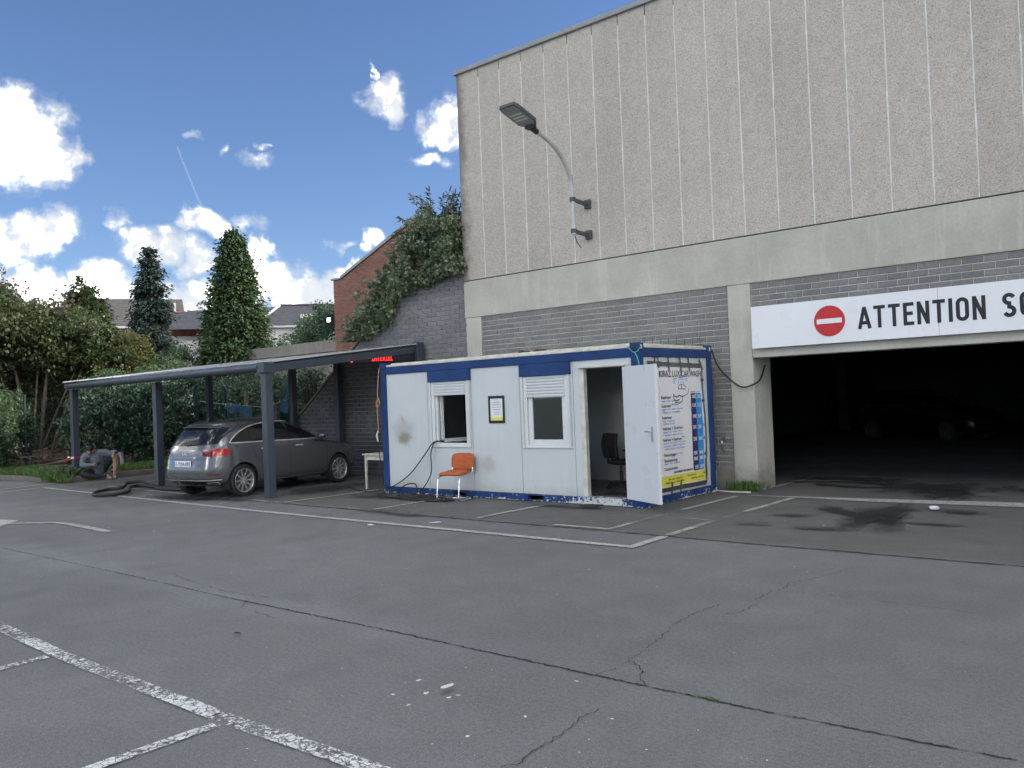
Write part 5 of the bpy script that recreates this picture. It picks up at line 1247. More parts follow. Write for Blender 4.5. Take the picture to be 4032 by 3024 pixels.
def cushion(w, d, h, name, tf, n=14):
    m = MB(); P = []
    for sgn in (1,-1):
        G = []
        for i in range(n+1):
            row = []
            for j in range(n+1):
                u, v = -1+2*i/n, -1+2*j/n; q = (abs(u)**4.5+abs(v)**4.5)**(1/4.5); sc = 1 if q < 1e-6 else max(abs(u),abs(v))/q
                e = max(abs(u),abs(v)); th = h*math.sqrt(max(0,1-e**5))*(.9+.1*math.cos(u*1.3)*math.cos(v*1.3)); row.append(tf(u*sc*w, v*sc*d, sgn*th))
            G.append(row)
        m.grid(G)
    me = m; o = me.build(name, M['orange'], ch, True); bm = bmesh.new(); bm.from_mesh(o.data); bmesh.ops.remove_doubles(bm, verts=bm.verts, dist=.0008); bmesh.ops.recalc_face_normals(bm, faces=bm.faces); bm.to_mesh(o.data); bm.free(); return o
cushion(.245,.23,.038,'seat', lambda x,y,z: (x, y-.02, .487+z+y*.06+.012*math.cos(x*6)))
cushion(.24,.16,.030,'backrest', lambda x,y,z: (x*(1-.12*(y+.1)*-1), .30-z+y*.14-.05*(1-(x/.235)**2)*-.6, .665+y))

# ------------------------------------------------------------------ white table with pot
tb = empty('side_table', (-13.72,12.05,0), 0, 'small white wooden table half hidden behind the left container corner', 'table')
MB().box(-.34,.45,-.36,.36,.715,.745).build('table_top', M['white_old'], tb, bevel=.006)
MB().box(-.28,.40,-.31,-.285,.615,.713).box(-.28,-.255,-.283,.30,.615,.713).box(-.28,.40,.275,.30,.615,.713).build('apron', M['white_old'], tb)
for x in (-.30,.38):
    for y in (-.33,.29): MB().prism([(0,.713),(.055,.713),(.042,0),(.008,0)], lambda a,b,d: (x+a,d,b), y, y+.045).build('leg', M['white_old'], tb, bevel=.004)
po = empty('flower_pot', (-13.40,12.0,.745), 0, 'square black plastic pot on the white table', 'pot')
m = MB(); 
for (a,b,h0,h1) in ((.115,.135,0,.20),): m.add([(-a,-a,h0),(a,-a,h0),(a,a,h0),(-a,a,h0),(-b,-b,h1),(b,-b,h1),(b,b,h1),(-b,b,h1)], [(0,3,2,1),(0,1,5,4),(1,2,6,5),(2,3,7,6),(3,0,4,7)])
m.build('body', M['black_plastic'], po); MB().box(-.15,.15,-.15,-.13,.195,.235).box(-.15,.15,.13,.15,.195,.235).box(-.15,-.13,-.13,.13,.195,.235).box(.13,.15,-.13,.13,.195,.235).build('rim', M['black_plastic'], po); MB().box(-.125,.125,-.125,.125,.16,.17).build('soil_fill', M['soil'], po)

# ------------------------------------------------------------------ vacuum hose, plates, hoses, litter
cable('suction_hose', [(-17.2,9.75,.06),(-18.0,9.72,.055),(-18.7,9.62,.055),(-19.35,9.85,.06),(-19.9,9.80,.16),(-20.05,9.55,.14),(-19.75,9.30,.08),(-19.85,9.0,.055),(-19.62,8.66,.055),(-19.05,8.32,.055),(-18.62,8.34,.055),(-18.52,8.6,.055),(-18.75,8.95,.06),(-19.3,9.25,.10),(-19.45,9.55,.10),(-19.0,9.80,.06),(-18.3,9.90,.055),(-17.3,9.95,.055)], .036, 'rubber', 'thick black suction hose looped on the asphalt by the middle carport post', 'hose', 12, 8)
dp = empty('drain_plate', (-7.85,11.14,0), .1, 'dark square plate lying on the asphalt before the container door', 'plate')
MB().box(-.16,.16,-.11,.11,.04,.052).build('plate', M['rubber'], dp, bevel=.003)
cable('pale_hose', [(-7.12,14.0,.35),(-7.12,13.98,.10),(-7.05,13.86,.03),(-6.8,13.72,.025),(-6.5,13.72,.025),(-6.36,13.75,.025)], .016, 'white_old', 'pale garden hose curving on the ground by the concrete pillar', 'hose')
cable('garage_hose', [(-6.4,15.6,.03),(-5.6,15.9,.03),(-4.9,15.7,.03),(-4.6,15.3,.03),(-5.0,15.1,.03),(-5.8,15.25,.03)], .02, 'rubber', 'black hose lying on the floor inside the garage entrance', 'hose')
tp = empty('water_tap', (-7.0,14.13,.78), 0, 'wall tap with green hose coupling between container and pillar', 'tap')
MB().tube([(0,.06,.12),(0,-.06,.12),(0,-.09,.09),(0,-.09,.04)], .014, 8).box(-.03,.03,-.04,-.01,.14,.155).build('spout', M['alu'], tp, True); MB().tube([(0,-.09,.04),(0,-.09,-.04),(.03,-.07,-.10)], .018, 8).build('coupling', M['leaf_fresh'], tp, True)
def litter(x, y, sx, sy, sz, rz_, mat, label, cat='litter', zb=.0):
    m = MB(); r = random.Random(int(x*77)); vs = []
    for k in range(8): a = 2*math.pi*k/8; vs.append((sx*math.cos(a)*r.uniform(.6,1), sy*math.sin(a)*r.uniform(.6,1), r.uniform(.1,1)*sz))
    vs += [(v[0]*.8, v[1]*.8, 0) for v in vs]; vs.append((0,0,sz)); m.add(vs, [(i,(i+1)%8,16) for i in range(8)]+[(8+i,8+(i+1)%8,(i+1)%8,i) for i in range(8)])
    o = m.build('litter', M[mat]); o.location = (x,y,zb+.016); o.rotation_euler = (0,0,rz_); return tag(o, label, cat)
litter(-3.24,12.85,.09,.06,.05,.3,'paper','crumpled white paper in front of the garage opening')
litter(-9.72,8.2,.10,.03,.02,.2,'paper','white scrap just below the long bay line')
litter(-9.0,8.81,.12,.02,.01,.9,'paper','thin white strip above the long bay line')
litter(-6.1,3.75,.05,.012,.012,.5,'sign_black','small black stick lying alone in the foreground')
o = tag(MB().tube([(-.16,0,.03),(.16,0,.03)], .03, 10).build('plastic_tube', M['white_plastic'], None, True), 'white plastic tube lying on the ground before the seated man', 'tube'); o.location = (-24.35,10.45,.016); o.rotation_euler = (0,0,.9)
# chalky splashes and specks on the asphalt
sp = MB(); r = random.Random(21)
spots = [(-3.77,3.74,.05),(-4.0,3.72,.022),(-3.94,3.45,.015),(-3.79,3.58,.03),(-3.6,3.66,.018),(-3.62,3.60,.018),(-3.73,3.38,.02),(-3.13,3.24,.018),(-2.64,3.86,.013),(-3.16,4.25,.02),(-3.05,3.62,.018),(-1.9,3.35,.022)]
spots += [(r.uniform(-4.6,-1.2), r.uniform(2.4,4.2), r.uniform(.003,.009)) for _ in range(60)]+[(r.uniform(-12,-1.5), r.uniform(3.5,8.3), r.uniform(.004,.010)) for _ in range(60)]+[(r.uniform(-20,-3), r.uniform(6,11), r.uniform(.008,.022)) for _ in range(25)]
for i, (x, y, s) in enumerate(spots):
    n = 9; ang = r.uniform(0,3); ex = r.uniform(.4,.9); vs = []
    for k in range(n): a = 2*math.pi*k/n; q = s*r.uniform(.55,1.2); u, v = q*math.cos(a), q*ex*math.sin(a); vs.append((x+u*math.cos(ang)-v*math.sin(ang), y+u*math.sin(ang)+v*math.cos(ang), .0375+.00005*i))
    sp.add(vs, [tuple(range(n))])
tag(sp.build('paint_specks', M['sealant']), 'white specks and paint splashes scattered on the asphalt', None, None, 'stuff')

# ------------------------------------------------------------------ verge clutter, fence, washing line
dbp = empty('scrap_wood_pile', (-28.5,11.35,.13), 0, 'heap of broken boards and old wood on the verge', 'wood pile'); r = random.Random(4)
for i in range(16):
    a = r.uniform(-.6,.9); L = r.uniform(.5,1.5); c = Vector((r.uniform(-.7,.7), r.uniform(-1.0,1.2), .05+.035*i)); d = Vector((math.sin(a)*.4, math.cos(a), r.uniform(-.08,.12))).normalized()*L/2
    MB().beam(c-d, c+d, r.uniform(.08,.2), r.uniform(.025,.07)).build('board', M['wood' if r.random() < .6 else 'wood_pale'], dbp, bevel=.004)
sb_ = empty('plastic_guard', (-26.0,12.2,.13), .4, 'pale curved plastic guard standing upright in the verge', 'guard')
MB().grid([[(.0+.10*math.cos(a),.08*math.sin(a),h) for a in lin(-1.2,1.2,8)] for h in (0,.15,.3)]+[[(-.05+.10*math.cos(a),.08*math.sin(a),.5) for a in lin(-1.2,1.2,8)]]).build('shell', M['cap_alu'], sb_, True)
bt = empty('drink_bottle', (-24.2,11.12,.148), 0, 'small bottle with white cap standing on the kerb beside the man', 'bottle')
MB().lathe([(0,0),(.035,0),(.037,.02),(.037,.13),(.02,.17),(.013,.19),(.013,.20)], (0,0,0), (0,0,1), 14).build('body', M['light_red_dark'], bt, True); MB().lathe([(.018,.195),(.018,.225),(0,.225)], (0,0,0), (0,0,1), 12).build('cap', M['white_plastic'], bt, True); MB().lathe([(.0385,.06),(.0385,.10)], (0,0,0), (0,0,1), 14).build('label_band', M['white_plastic'], bt, True)
tpz = empty('barrier_tape', (-24.42,10.22,.62), 0, 'red and white barrier tape knotted round the leftmost carport post', 'tape')
for i in range(4):
    s_ = [(-.092,-.092),(.092,-.092),(.092,.092),(-.092,.092)]; a, b = s_[i], s_[(i+1)%4]
    MB().beam((a[0],a[1],.01*i),(b[0],b[1],.01*i+.015),.008,.05).build('wrap', M['sign_red' if i%2 else 'white_plastic'], tpz)
MB().tube([(-.09,-.09,.0),(-.2,-.12,.03),(-.28,-.1,-.05)], .02, 6).build('loose_end', M['sign_white'], tpz); MB().tube([(-.09,-.09,.01),(-.18,-.16,-.03),(-.22,-.18,-.12)], .018, 6).build('loose_end', M['sign_red'], tpz)
fe = empty('mesh_fence', (-25,15.1,0), 0, 'green mesh fence with angled posts between the hedge and the garden', 'fence')
fpts = [(-28.9,10.6),(-28.9,12.9),(-28.4,15.1),(-26.6,15.1),(-24.84,15.1),(-22.6,15.1),(-20.1,15.1)]
for i, (x, y) in enumerate(fpts):
    m_ = MB().box(x-.03,x+.03,y-.03,y+.03,.1,2.5)
    if i > 3: m_.beam((x,y,2.48),(x-.22,y-.05,2.78),.05,.05)
    part(m_, 'fence_post', M['green_paint'], fe)
for (a, b) in zip(fpts[:-1], fpts[1:]):
    m = MB(); a, b = Vector((*a,0)), Vector((*b,0)); n = int((b-a).length/.16)
    for k in range(11): z_ = .25+k*.21; m.beam(a+Vector((0,0,z_)), b+Vector((0,0,z_)), .006, .006)
    for k in range(n+1): p = a.lerp(b, k/n); m.beam(p+Vector((0,0,.2)), p+Vector((0,0,2.4)), .006, .006, (0,1,0))
    part(m, 'mesh_panel', M['green_paint'], fe)
wl = empty('washing_line', (-23,14.85,0), 0, 'sagging washing line behind the carport with a wooden prop', 'washing line')
part(MB().tube([(-26,14.85,2.1),(-24.5,14.85,1.96),(-23.6,14.85,1.90),(-22.4,14.85,1.82),(-21.3,14.85,1.96),(-20.2,14.85,2.35)], .006, 6), 'line', M['white_plastic'], wl)
part(MB().beam((-23.5,14.95,.12),(-23.45,14.95,2.36),.08,.06,(0,1,0)), 'prop', M['wood_pale'], wl)
def cloth(pts, name, mat, label, cat, seed):
    """pts: bottom profile as (x, ztop, zbottom)"""
    r = random.Random(seed); P = []
    for i, (x, zt_, zb_) in enumerate(pts):
        P.append([(x+.02*math.sin(j*1.3+i), 14.85-.02*math.sin(i*1.9+j*.5)*j/3, zt_+(zb_-zt_)*j/6) for j in range(7)])
    o = MB().grid(P).build(name, M[mat], None, True); so = o.modifiers.new('s','SOLIDIFY'); so.thickness = .006; tag(o, label, cat); return o
c1 = cloth([(-24.45,1.95,1.80),(-24.3,1.95,1.72),(-24.1,1.94,1.62),(-23.9,1.92,1.70),(-23.7,1.91,1.66),(-23.5,1.90,1.60),(-23.3,1.88,1.48),(-23.1,1.86,1.44),(-22.98,1.80,1.46),(-22.95,1.68,1.50)], 'towel', 'cloth_blue', 'long blue cloth pegged on the washing line', 'towel', 1)
c2 = cloth([(-22.2,1.83,1.4),(-22.05,1.84,1.36),(-21.9,1.90,1.34),(-21.75,1.90,1.36),(-21.65,1.86,1.4)], 'towel', 'cloth_grey', 'mauve grey towel bunched on the washing line', 'towel', 2)
c3 = cloth([(-21.5,1.95,1.66),(-21.35,2.02,1.60),(-21.2,2.12,1.60),(-21.05,2.2,1.62)], 'towel', 'cloth_blue', 'small blue cloth at the right end of the washing line', 'towel', 3)
for c_, xs, zt_ in ((c1,(-24.4,-24.1,-23.6,-23.2),1.93),(c2,(-21.8,),1.92),(c3,(-21.5,),1.98)):
    for x in xs: MB().beam((x,14.84,zt_-.04),(x+.01,14.84,zt_+.05),.02,.03,(0,1,0)).build('peg', M['yellow'], c_)
pr = empty('folded_parasol', (-21.9,15.4,0), 0, 'closed dark green garden parasol behind the carport', 'parasol')
MB().lathe([(.05,1.0),(.22,1.15),(.26,1.6),(.20,2.2),(.06,2.62),(.02,2.7)], (0,0,0), (0,0,1), 14).build('canopy', M['tarp_green'], pr, True); MB().tube([(0,0,.13),(0,0,2.75)], .025, 8).build('pole', M['dark_steel'], pr, True)
tl_ = empty('traffic_cone', (-25.2,14.6,.13), 0, 'red cone half hidden behind the grey car', 'cone'); MB().lathe([(.20,.05),(.17,.06),(.05,1.2),(0,1.2)], (0,0,0), (0,0,1), 16).build('cone', M['red_plastic'], tl_, True); MB().box(-.22,.22,-.22,.22,0,.05).build('base', M['red_plastic'], tl_)

# ------------------------------------------------------------------ seated man
def build_man():
    K = .000893; X = lambda cx: (cx-700)*K; Z = lambda cy: (1385-cy)*K
    prim = []                                    # (kind, label) primitives merged by a voxel remesh
    mb = MB(); segs = []
    def limb(pts, lab, n=14):
        P = [Vector(p[:3]) for p in pts]; mb.tube(P, [p[3] for p in pts], n)
        for p in pts: mb.ellipsoid(p[:3], (p[3]*.98,)*3, 12, 8)
        for a, b in zip(pts[:-1], pts[1:]): segs.append((Vector(a[:3]), Vector(b[:3]), (a[3]+b[3])/2, lab))
    def ell(c, r, lab, R=None):
        mb.ellipsoid(c, r, 16, 12, R=R); segs.append((Vector(c), Vector(c)+Vector((0,0,.001)), sum(r)/3, lab))
    # local: x right in the picture, y away from the viewer, z up
    hip = (X(760),.24,.25)
    # torso leaning forward
    limb([(X(740),.25,.25,.19),(X(740),.21,.36,.20),(X(710),.13,.50,.205),(X(680),.04,.63,.185),(X(660),-.01,.72,.12)], 'shirt', 18)
    limb([(X(400),-.03,.66,.10),(X(660),.0,.715,.115),(X(960),.02,.725,.105)], 'shirt')
    limb([(X(640),-.06,.76,.058),(X(590),-.13,.80,.06)], 'skin')
    # head bowed
    tilt = Matrix.Rotation(math.radians(38),3,'X') @ Matrix.Rotation(math.radians(8),3,'Y')
    hc = Vector((X(520),-.19,.845))
    def H(p): return hc + tilt @ Vector(p)
    ell(H((0,.015,.02)), (.076,.096,.10), 'hair', tilt)
    ell(H((0,-.022,-.045)), (.062,.075,.085), 'skin', tilt); ell(H((0,-.045,-.105)), (.038,.036,.030), 'skin', tilt)
    ell(H((0,-.100,-.045)), (.014,.020,.024), 'skin', tilt); ell(H((0,-.088,-.090)), (.026,.010,.008), 'lip', tilt)
    for s in (-1,1):
        ell(H((s*.078,.0,-.03)), (.012,.022,.032), 'skin', tilt); ell(H((s*.028,-.088,-.015)), (.014,.010,.008), 'brow', tilt)
    # arm on the left of the picture: elbow low, forearm forward to the phone
    limb([(X(390),-.02,.65,.098),(X(330),-.04,.54,.088),(X(310),-.07,.425,.074)], 'shirt')
    limb([(X(310),-.07,.425,.072),(X(420),-.16,.42,.064),(X(550),-.22,.42,.05)], 'shirt')
    limb([(X(550),-.22,.42,.034),(X(600),-.245,.425,.034)], 'skin')
    ell((X(630),-.255,.43), (.042,.030,.040), 'skin')
    for i, (dz, L) in enumerate(((.035,.060),(.015,.068),(-.006,.064),(-.026,.052))):
        limb([(X(650),-.262,.43+dz,.0095),(X(650)+L*.55,-.285,.432+dz,.009),(X(650)+L*.75,-.272,.435+dz,.008)], 'skin', 8)
    limb([(X(620),-.275,.455,.011),(X(655),-.295,.468,.010),(X(690),-.29,.462,.009)], 'skin', 8)
    # arm on the right: forearm laid over the raised knee, hand hanging
    limb([(X(960),.01,.715,.10),(X(1090),-.03,.70,.086),(X(1200),-.06,.725,.07)], 'shirt')
    limb([(X(1200),-.06,.745,.058),(X(1235),-.14,.75,.05),(X(1200),-.21,.73,.044)], 'shirt')
    limb([(X(1200),-.21,.73,.034),(X(1180),-.245,.70,.033)], 'skin'); ell((X(1172),-.255,.675), (.036,.022,.044), 'skin')
    for i, dx in enumerate((-.028,-.010,.009,.026)):
        L = (.058,.070,.066,.050)[i]; limb([(X(1172)+dx,-.262,.648,.0095),(X(1172)+dx*1.1,-.275,.648-L*.6,.009),(X(1172)+dx*1.1,-.262,.648-L,.008)], 'skin', 8)
    limb([(X(1172)-.034,-.255,.685,.011),(X(1172)-.058,-.268,.66,.010),(X(1172)-.062,-.270,.635,.009)], 'skin', 8)
    # raised leg (right of the picture)
    limb([(X(880),.22,.25,.105),(X(1000),.10,.44,.098),(X(1180),-.08,.615,.078),(X(1195),-.13,.63,.070)], 'shorts', 16)
    limb([(X(1195),-.15,.635,.074),(X(1222),-.165,.58,.072),(X(1232),-.14,.46,.074),(X(1220),-.135,.36,.066),(X(1200),-.14,.22,.048),(X(1190),-.14,.14,.036)], 'skin', 16)
    # folded leg (left of the picture): thigh out sideways, shin coming back in
    limb([(X(620),.20,.23,.108),(X(460),.04,.21,.098),(X(320),-.10,.185,.082)], 'shorts', 16)
    limb([(X(320),-.10,.185,.078),(X(470),-.17,.14,.070),(X(640),-.20,.115,.060)], 'shorts', 14)
    limb([(X(640),-.20,.115,.052),(X(800),-.21,.095,.048),(X(920),-.205,.105,.040)], 'dark', 14)
    # shoes
    def shoe_(x, y, dirv, s=1):
        d = Vector(dirv).normalized(); b = Vector((x,y,0))
        limb([(b.x-d.x*.05,b.y-d.y*.05,.062,.048),(b.x+d.x*.04,b.y+d.y*.04,.058,.047),(b.x+d.x*.13,b.y+d.y*.13,.045,.042),(b.x+d.x*.19,b.y+d.y*.19,.038,.034)], 'shoe', 14)
        limb([(b.x-d.x*.05,b.y-d.y*.05,.018,.018),(b.x+d.x*.19,b.y+d.y*.19,.018,.018)], 'sole', 10)
        ell((b.x-d.x*.02,b.y-d.y*.02,.105),(.048,.052,.04),'shoe')
    shoe_(X(1190),-.14,(.10,-1,0)); shoe_(X(1000),-.17,(.45,-.9,0))
    o = mb.build('person', [pm('tan_skin',(.36,.20,.135),.55,var=.1,scale=20),pm('grey_blue_sweater',(.125,.15,.185),.9,var=.18,scale=9),pm('dark_shorts',(.022,.022,.030),.9,var=.2,scale=9),pm('dark_hair',(.018,.013,.010),.7,var=.3,scale=60),pm('beige_shoe',(.22,.19,.16),.8,var=.2,scale=14),pm('pale_sole',(.5,.5,.48),.7),pm('lip',(.26,.11,.085),.6),pm('dark_trousers',(.02,.02,.026),.9,var=.2)])
    rm = o.modifiers.new('r','REMESH'); rm.mode = 'VOXEL'; rm.voxel_size = .0065; sm_ = o.modifiers.new('sm','SMOOTH'); sm_.factor = .5; sm_.iterations = 3
    dg = bpy.context.evaluated_depsgraph_get(); me = bpy.data.meshes.new_from_object(o.evaluated_get(dg)); o.modifiers.clear(); o.data = me
    idx = {'skin':0,'shirt':1,'shorts':2,'hair':3,'shoe':4,'sole':5,'lip':6,'brow':3,'dark':7}
    n = len(me.polygons); C = np.empty(n*3); me.polygons.foreach_get('center', C); C = C.reshape(-1,3); best = np.full(n, 1e9); mi = np.zeros(n, int)
    for a, b, rad, lab in segs:
        a_, b_ = np.array(a), np.array(b); d = b_-a_; t = np.clip(((C-a_)@d)/(d@d),0,1); dist = np.linalg.norm(C-a_-t[:,None]*d,axis=1)-rad; s = dist < best; best[s] = dist[s]; mi[s] = idx[lab]
    me.polygons.foreach_set('material_index', mi.tolist()); me.polygons.foreach_set('use_smooth', [True]*n); me.update()
    return o
man = build_man(); man.location = (-23.98,10.58,.0); man.rotation_euler = (0,0,math.atan2(.914,.405))
tag(man, 'man in grey sweater and dark shorts sitting on the kerb looking at a phone', 'person')
ph = tag(MB().box(-.04,.04,-.006,.006,-.075,.075).build('phone', M['black_plastic'], None, bevel=.006), 'dark mobile phone held by the man on the kerb', 'phone')
_m = Matrix.Translation(man.location) @ Matrix.Rotation(man.rotation_euler.z,4,'Z')
ph.matrix_world = _m @ Matrix.Translation(((730-700)*.000893-.005,-.275,.445)) @ Matrix.Rotation(math.radians(65),4,'Y') @ Matrix.Rotation(math.radians(30),4,'Z')
# ------------------------------------------------------------------ vegetation
def leaf_mesh(name, C, N, U, size, aspect, mat, parent, fold=.25):
    """one pointed leaf (two quads folded on the midrib) per row of C; N normals, U tip direction"""
    n = len(C); size = np.broadcast_to(np.asarray(size, float), (n,))
    U = U/np.maximum(np.linalg.norm(U,axis=1,keepdims=True),1e-9); S_ = np.cross(N, U); S_ /= np.maximum(np.linalg.norm(S_,axis=1,keepdims=True),1e-9); Nn = np.cross(U, S_)
    L = size[:,None]; w = L*aspect/2
    base = C-U*L*.5; tip = C+U*L*.5-Nn*L*.12; lf = C-S_*w+Nn*L*fold*.25; rt = C+S_*w+Nn*L*fold*.25
    V = np.stack([base,lf,tip,rt],1).reshape(-1,3); F = np.arange(n*4).reshape(-1,4)
    me = bpy.data.meshes.new(name); me.vertices.add(n*4); me.vertices.foreach_set('co', V.ravel()); me.loops.add(n*4); me.loops.foreach_set('vertex_index', F.ravel().astype(np.int32))
    me.polygons.add(n); me.polygons.foreach_set('loop_start', (np.arange(n)*4).astype(np.int32)); me.polygons.foreach_set('loop_total', np.full(n,4,np.int32)); me.materials.append(M[mat]); me.update(calc_edges=True); me.validate()
    o = bpy.data.objects.new(name, me); COL.objects.link(o); o.parent = parent; return o
def rvec(n): v = RNG.normal(size=(n,3)); return v/np.linalg.norm(v,axis=1,keepdims=True)
def clumpy(shape, nclump, per, spread, seed=0):
    """shape(n) -> points spread through the crown; leaves gather round them"""
    c = shape(nclump); k = RNG.integers(int(per*.5), int(per*1.5), nclump); idx = np.repeat(np.arange(nclump), k); sp = spread*RNG.uniform(.6,1.4,nclump)
    d = rvec(len(idx))*(RNG.random((len(idx),1))**.45)*sp[idx][:,None]; d[:,2] *= .75
    return c[idx]+d, d
def ellips(cx, cy, cz, rx, ry, rz_, shell=.55):
    def f(n):
        v = rvec(n); rr = shell+(1-shell)*RNG.random((n,1))**.6; return np.array([cx,cy,cz])+v*rr*np.array([rx,ry,rz_])
    return f
def union(*fs):
    w = np.array([f[1] for f in fs], float); w /= w.sum()
    def g(n):
        k = RNG.multinomial(n, w); return np.concatenate([f[0](m) for f, m in zip(fs, k) if m])
    return g
def broad(name, loc, shape, nclump, per, spread, size, mat, label, cat, stems, group=None, aspect=.62, droop=.3, mat2=None, frac2=.3, shape2=None, n2=0):
    root = empty(name, loc, 0, label, cat, group); O = np.array(loc)
    C, d = clumpy(shape, nclump, per, spread); n = len(C); C = C-O; C = C[C[:,2] > .02]; n = len(C)
    Nn = rvec(n)*.8+np.array([0,0,.9]); Nn /= np.linalg.norm(Nn,axis=1,keepdims=True); U = rvec(n)+np.array([0,0,-droop])
    leaf_mesh('crown', C, Nn, U, size*RNG.uniform(.6,1.35,n), aspect, mat, root)
    if shape2 is not None:
        C2, _ = clumpy(shape2, n2, per, spread); C2 = C2-O; m = len(C2); Nn = rvec(m)*.8+np.array([0,0,.8]); leaf_mesh('crown', C2, Nn, rvec(m)+np.array([0,0,-droop]), size*RNG.uniform(.6,1.3,m), aspect, mat2, root)
    m = MB()
    for s in stems:
        P = [Vector(q[:3])-Vector(loc) for q in s]; m = MB(); m.tube(P, [q[3] for q in s], 7); m.build('trunk' if len(stems) == 1 else 'stem', M['bark'], root, True)
    return root
G_T = 'trees and bushes beyond the verge'
# multi-stemmed hazel thicket at far left
def stem(x, y, tx, ty, tz, r=.06, bend=.3):
    out = []
    for i in range(7):
        t = i/6; out.append((x+(tx-x)*t**1.2, y+(ty-y)*t**1.2, .1+tz*(t-bend*.25*math.sin(math.pi*t)*0), r*(1-.75*t)))
    return out
hz = [stem(-31.0,11.4,-31.6,9.6,5.5,.07),stem(-30.9,11.6,-31.2,10.6,6,.08),stem(-30.8,11.7,-30.8,12.3,5.2,.09),stem(-30.6,11.9,-30.0,14.2,4.2,.08),stem(-30.6,11.9,-30.0,13.6,4.9,.07),stem(-31.0,11.2,-31.5,8.9,4.6,.06),stem(-30.7,11.6,-30.2,13.0,3.8,.05),stem(-30.9,11.3,-30.9,10.1,5.0,.05),stem(-30.7,11.8,-29.8,13.6,3.2,.04),stem(-30.8,11.5,-30.7,11.9,5.5,.05)]
broad('hazel_tree', (-30.8,11.6,.13), union((ellips(-31.2,9.8,4.8,1.8,2.2,1.5,.35),3),(ellips(-31.0,12.4,4.4,1.7,2.0,1.2,.35),3),(ellips(-30.6,14.0,3.7,1.4,1.5,1.1,.35),2),(ellips(-32.6,11.0,3.4,1.2,3.6,2.6,.2),3),(ellips(-32.2,8.0,4.6,1.5,2.5,2.2,.3),2)), 1250, 50, .40, .12, 'leaf_hazel', 'big multi-stemmed bush with bare lower stems at the far left', 'tree', hz, G_T, .8, .4,
   mat2='leaf_copper', shape2=union((ellips(-31.3,10.0,6.0,1.0,1.6,.75,.2),2),(ellips(-31.0,12.0,5.5,.9,1.2,.55,.2),1.3),(ellips(-31.3,8.4,6.2,1.0,1.0,.8,.2),1)), n2=60)
broad('copper_bush', (-31.5,10.0,.13), ellips(-31.6,10.2,2.6,.8,2.2,1.3,.2), 60, 40, .4, .11, 'leaf_copper', 'reddish brown undergrowth between the bare stems at the far left', 'bush', [stem(-31.4,9.6,-31.6,9.0,3,.03),stem(-31.4,10.2,-31.5,11.0,3,.03)], G_T)
broad('golden_bush', (-30.2,14.6,.13), union((ellips(-30.0,14.4,3.9,.8,.9,.95,.3),2),(ellips(-30.0,13.9,2.8,.9,1.3,1.2,.3),1)), 190, 46, .32, .09, 'leaf_yellow', 'yellowing bush rising above the carport gutter', 'bush', [stem(-30.2,14.6,-30.0,14.5,4,.06)], G_T)
broad('shrub', (-29.0,14.9,.13), union((ellips(-28.8,13.4,2.65,.8,1.3,.6,.3),2),(ellips(-28.5,15.2,2.9,1.0,1.3,.7,.3),2),(ellips(-30.4,16.6,3.4,.9,1.0,.9,.3),2)), 280, 46, .30, .085, 'leaf_fresh', 'fresh green shrub just above the carport gutter', 'bush', [stem(-29,14.6,-28.8,14.4,3,.05),stem(-29,15,-28.6,16,3,.05)], G_T)
broad('laurel_hedge', (-27.9,13.2,.13), union((ellips(-27.7,12.5,1.5,.9,1.3,1.4,.62),3),(ellips(-27.5,14.0,1.55,.9,1.3,1.4,.62),3),(ellips(-27.9,15.5,1.7,1.0,1.4,1.4,.6),2)), 760, 46, .24, .105, 'leaf_laurel', 'dense dark laurel hedge behind the seated man', 'hedge', [stem(-27.7,12.7,-27.7,12.6,2,.05),stem(-27.6,14.2,-27.6,14.2,2,.05)], None, .5, .2)
broad('pale_bush', (-29.0,9.4,.13), union((ellips(-28.4,9.0,1.5,.8,1.1,1.35,.45),3),(ellips(-29.6,10.3,1.5,.6,.9,1.25,.45),2),(ellips(-29.1,9.2,2.6,.7,.8,.6,.3),1)), 500, 42, .28, .12, 'leaf_fresh', 'pale green leafy bush at the left edge of the verge', 'bush', [stem(-29.0,9.2,-29.0,8.8,2.3,.03),stem(-29.3,9.8,-29.6,10.3,2.2,.03)], None, .42, .1)
broad('garden_bush', (-26.2,19.3,.13), union((ellips(-25.9,19.3,4.5,.6,.5,.75,.3),2),(ellips(-26.8,19.2,4.05,.8,.5,.45,.3),1.3)), 110, 42, .30, .08, 'leaf_fresh', 'light green bush on top of the concrete garden wall', 'bush', [stem(-26.2,19.3,-26.0,19.3,4,.04)], G_T)
broad('garden_bush', (-24.2,19.3,.13), union((ellips(-24.1,19.0,4.3,.9,.5,1.2,.3),3),(ellips(-25.4,19.2,4.0,1.0,.5,.9,.3),2),(ellips(-24.9,19.2,4.9,.4,.4,.6,.3),1)), 240, 44, .28, .085, 'leaf_laurel', 'dark bush growing against the left edge of the red brick wall', 'bush', [stem(-24.2,19.3,-24.1,19,5,.05)], G_T)
broad('undergrowth', (-25.8,16.4,.13), union((ellips(-25.5,16.6,1.7,3.0,.7,1.6,.4),1),), 330, 42, .35, .09, 'leaf_ivy_dark', 'dark creeper and undergrowth behind the mesh fence', 'bush', [stem(-26,16.4,-26,16.5,2,.04)], G_T)
broad('undergrowth', (-21.4,16.4,.13), union((ellips(-21.3,16.4,1.7,1.6,.6,1.5,.4),2),(ellips(-20.6,15.2,2.3,.7,.3,.7,.3),1)), 170, 42, .30, .08, 'leaf_ivy_dark', 'tangled creeper hanging beside the sloping block wall', 'bush', [stem(-21,16.4,-21,16.5,2,.04)], G_T)

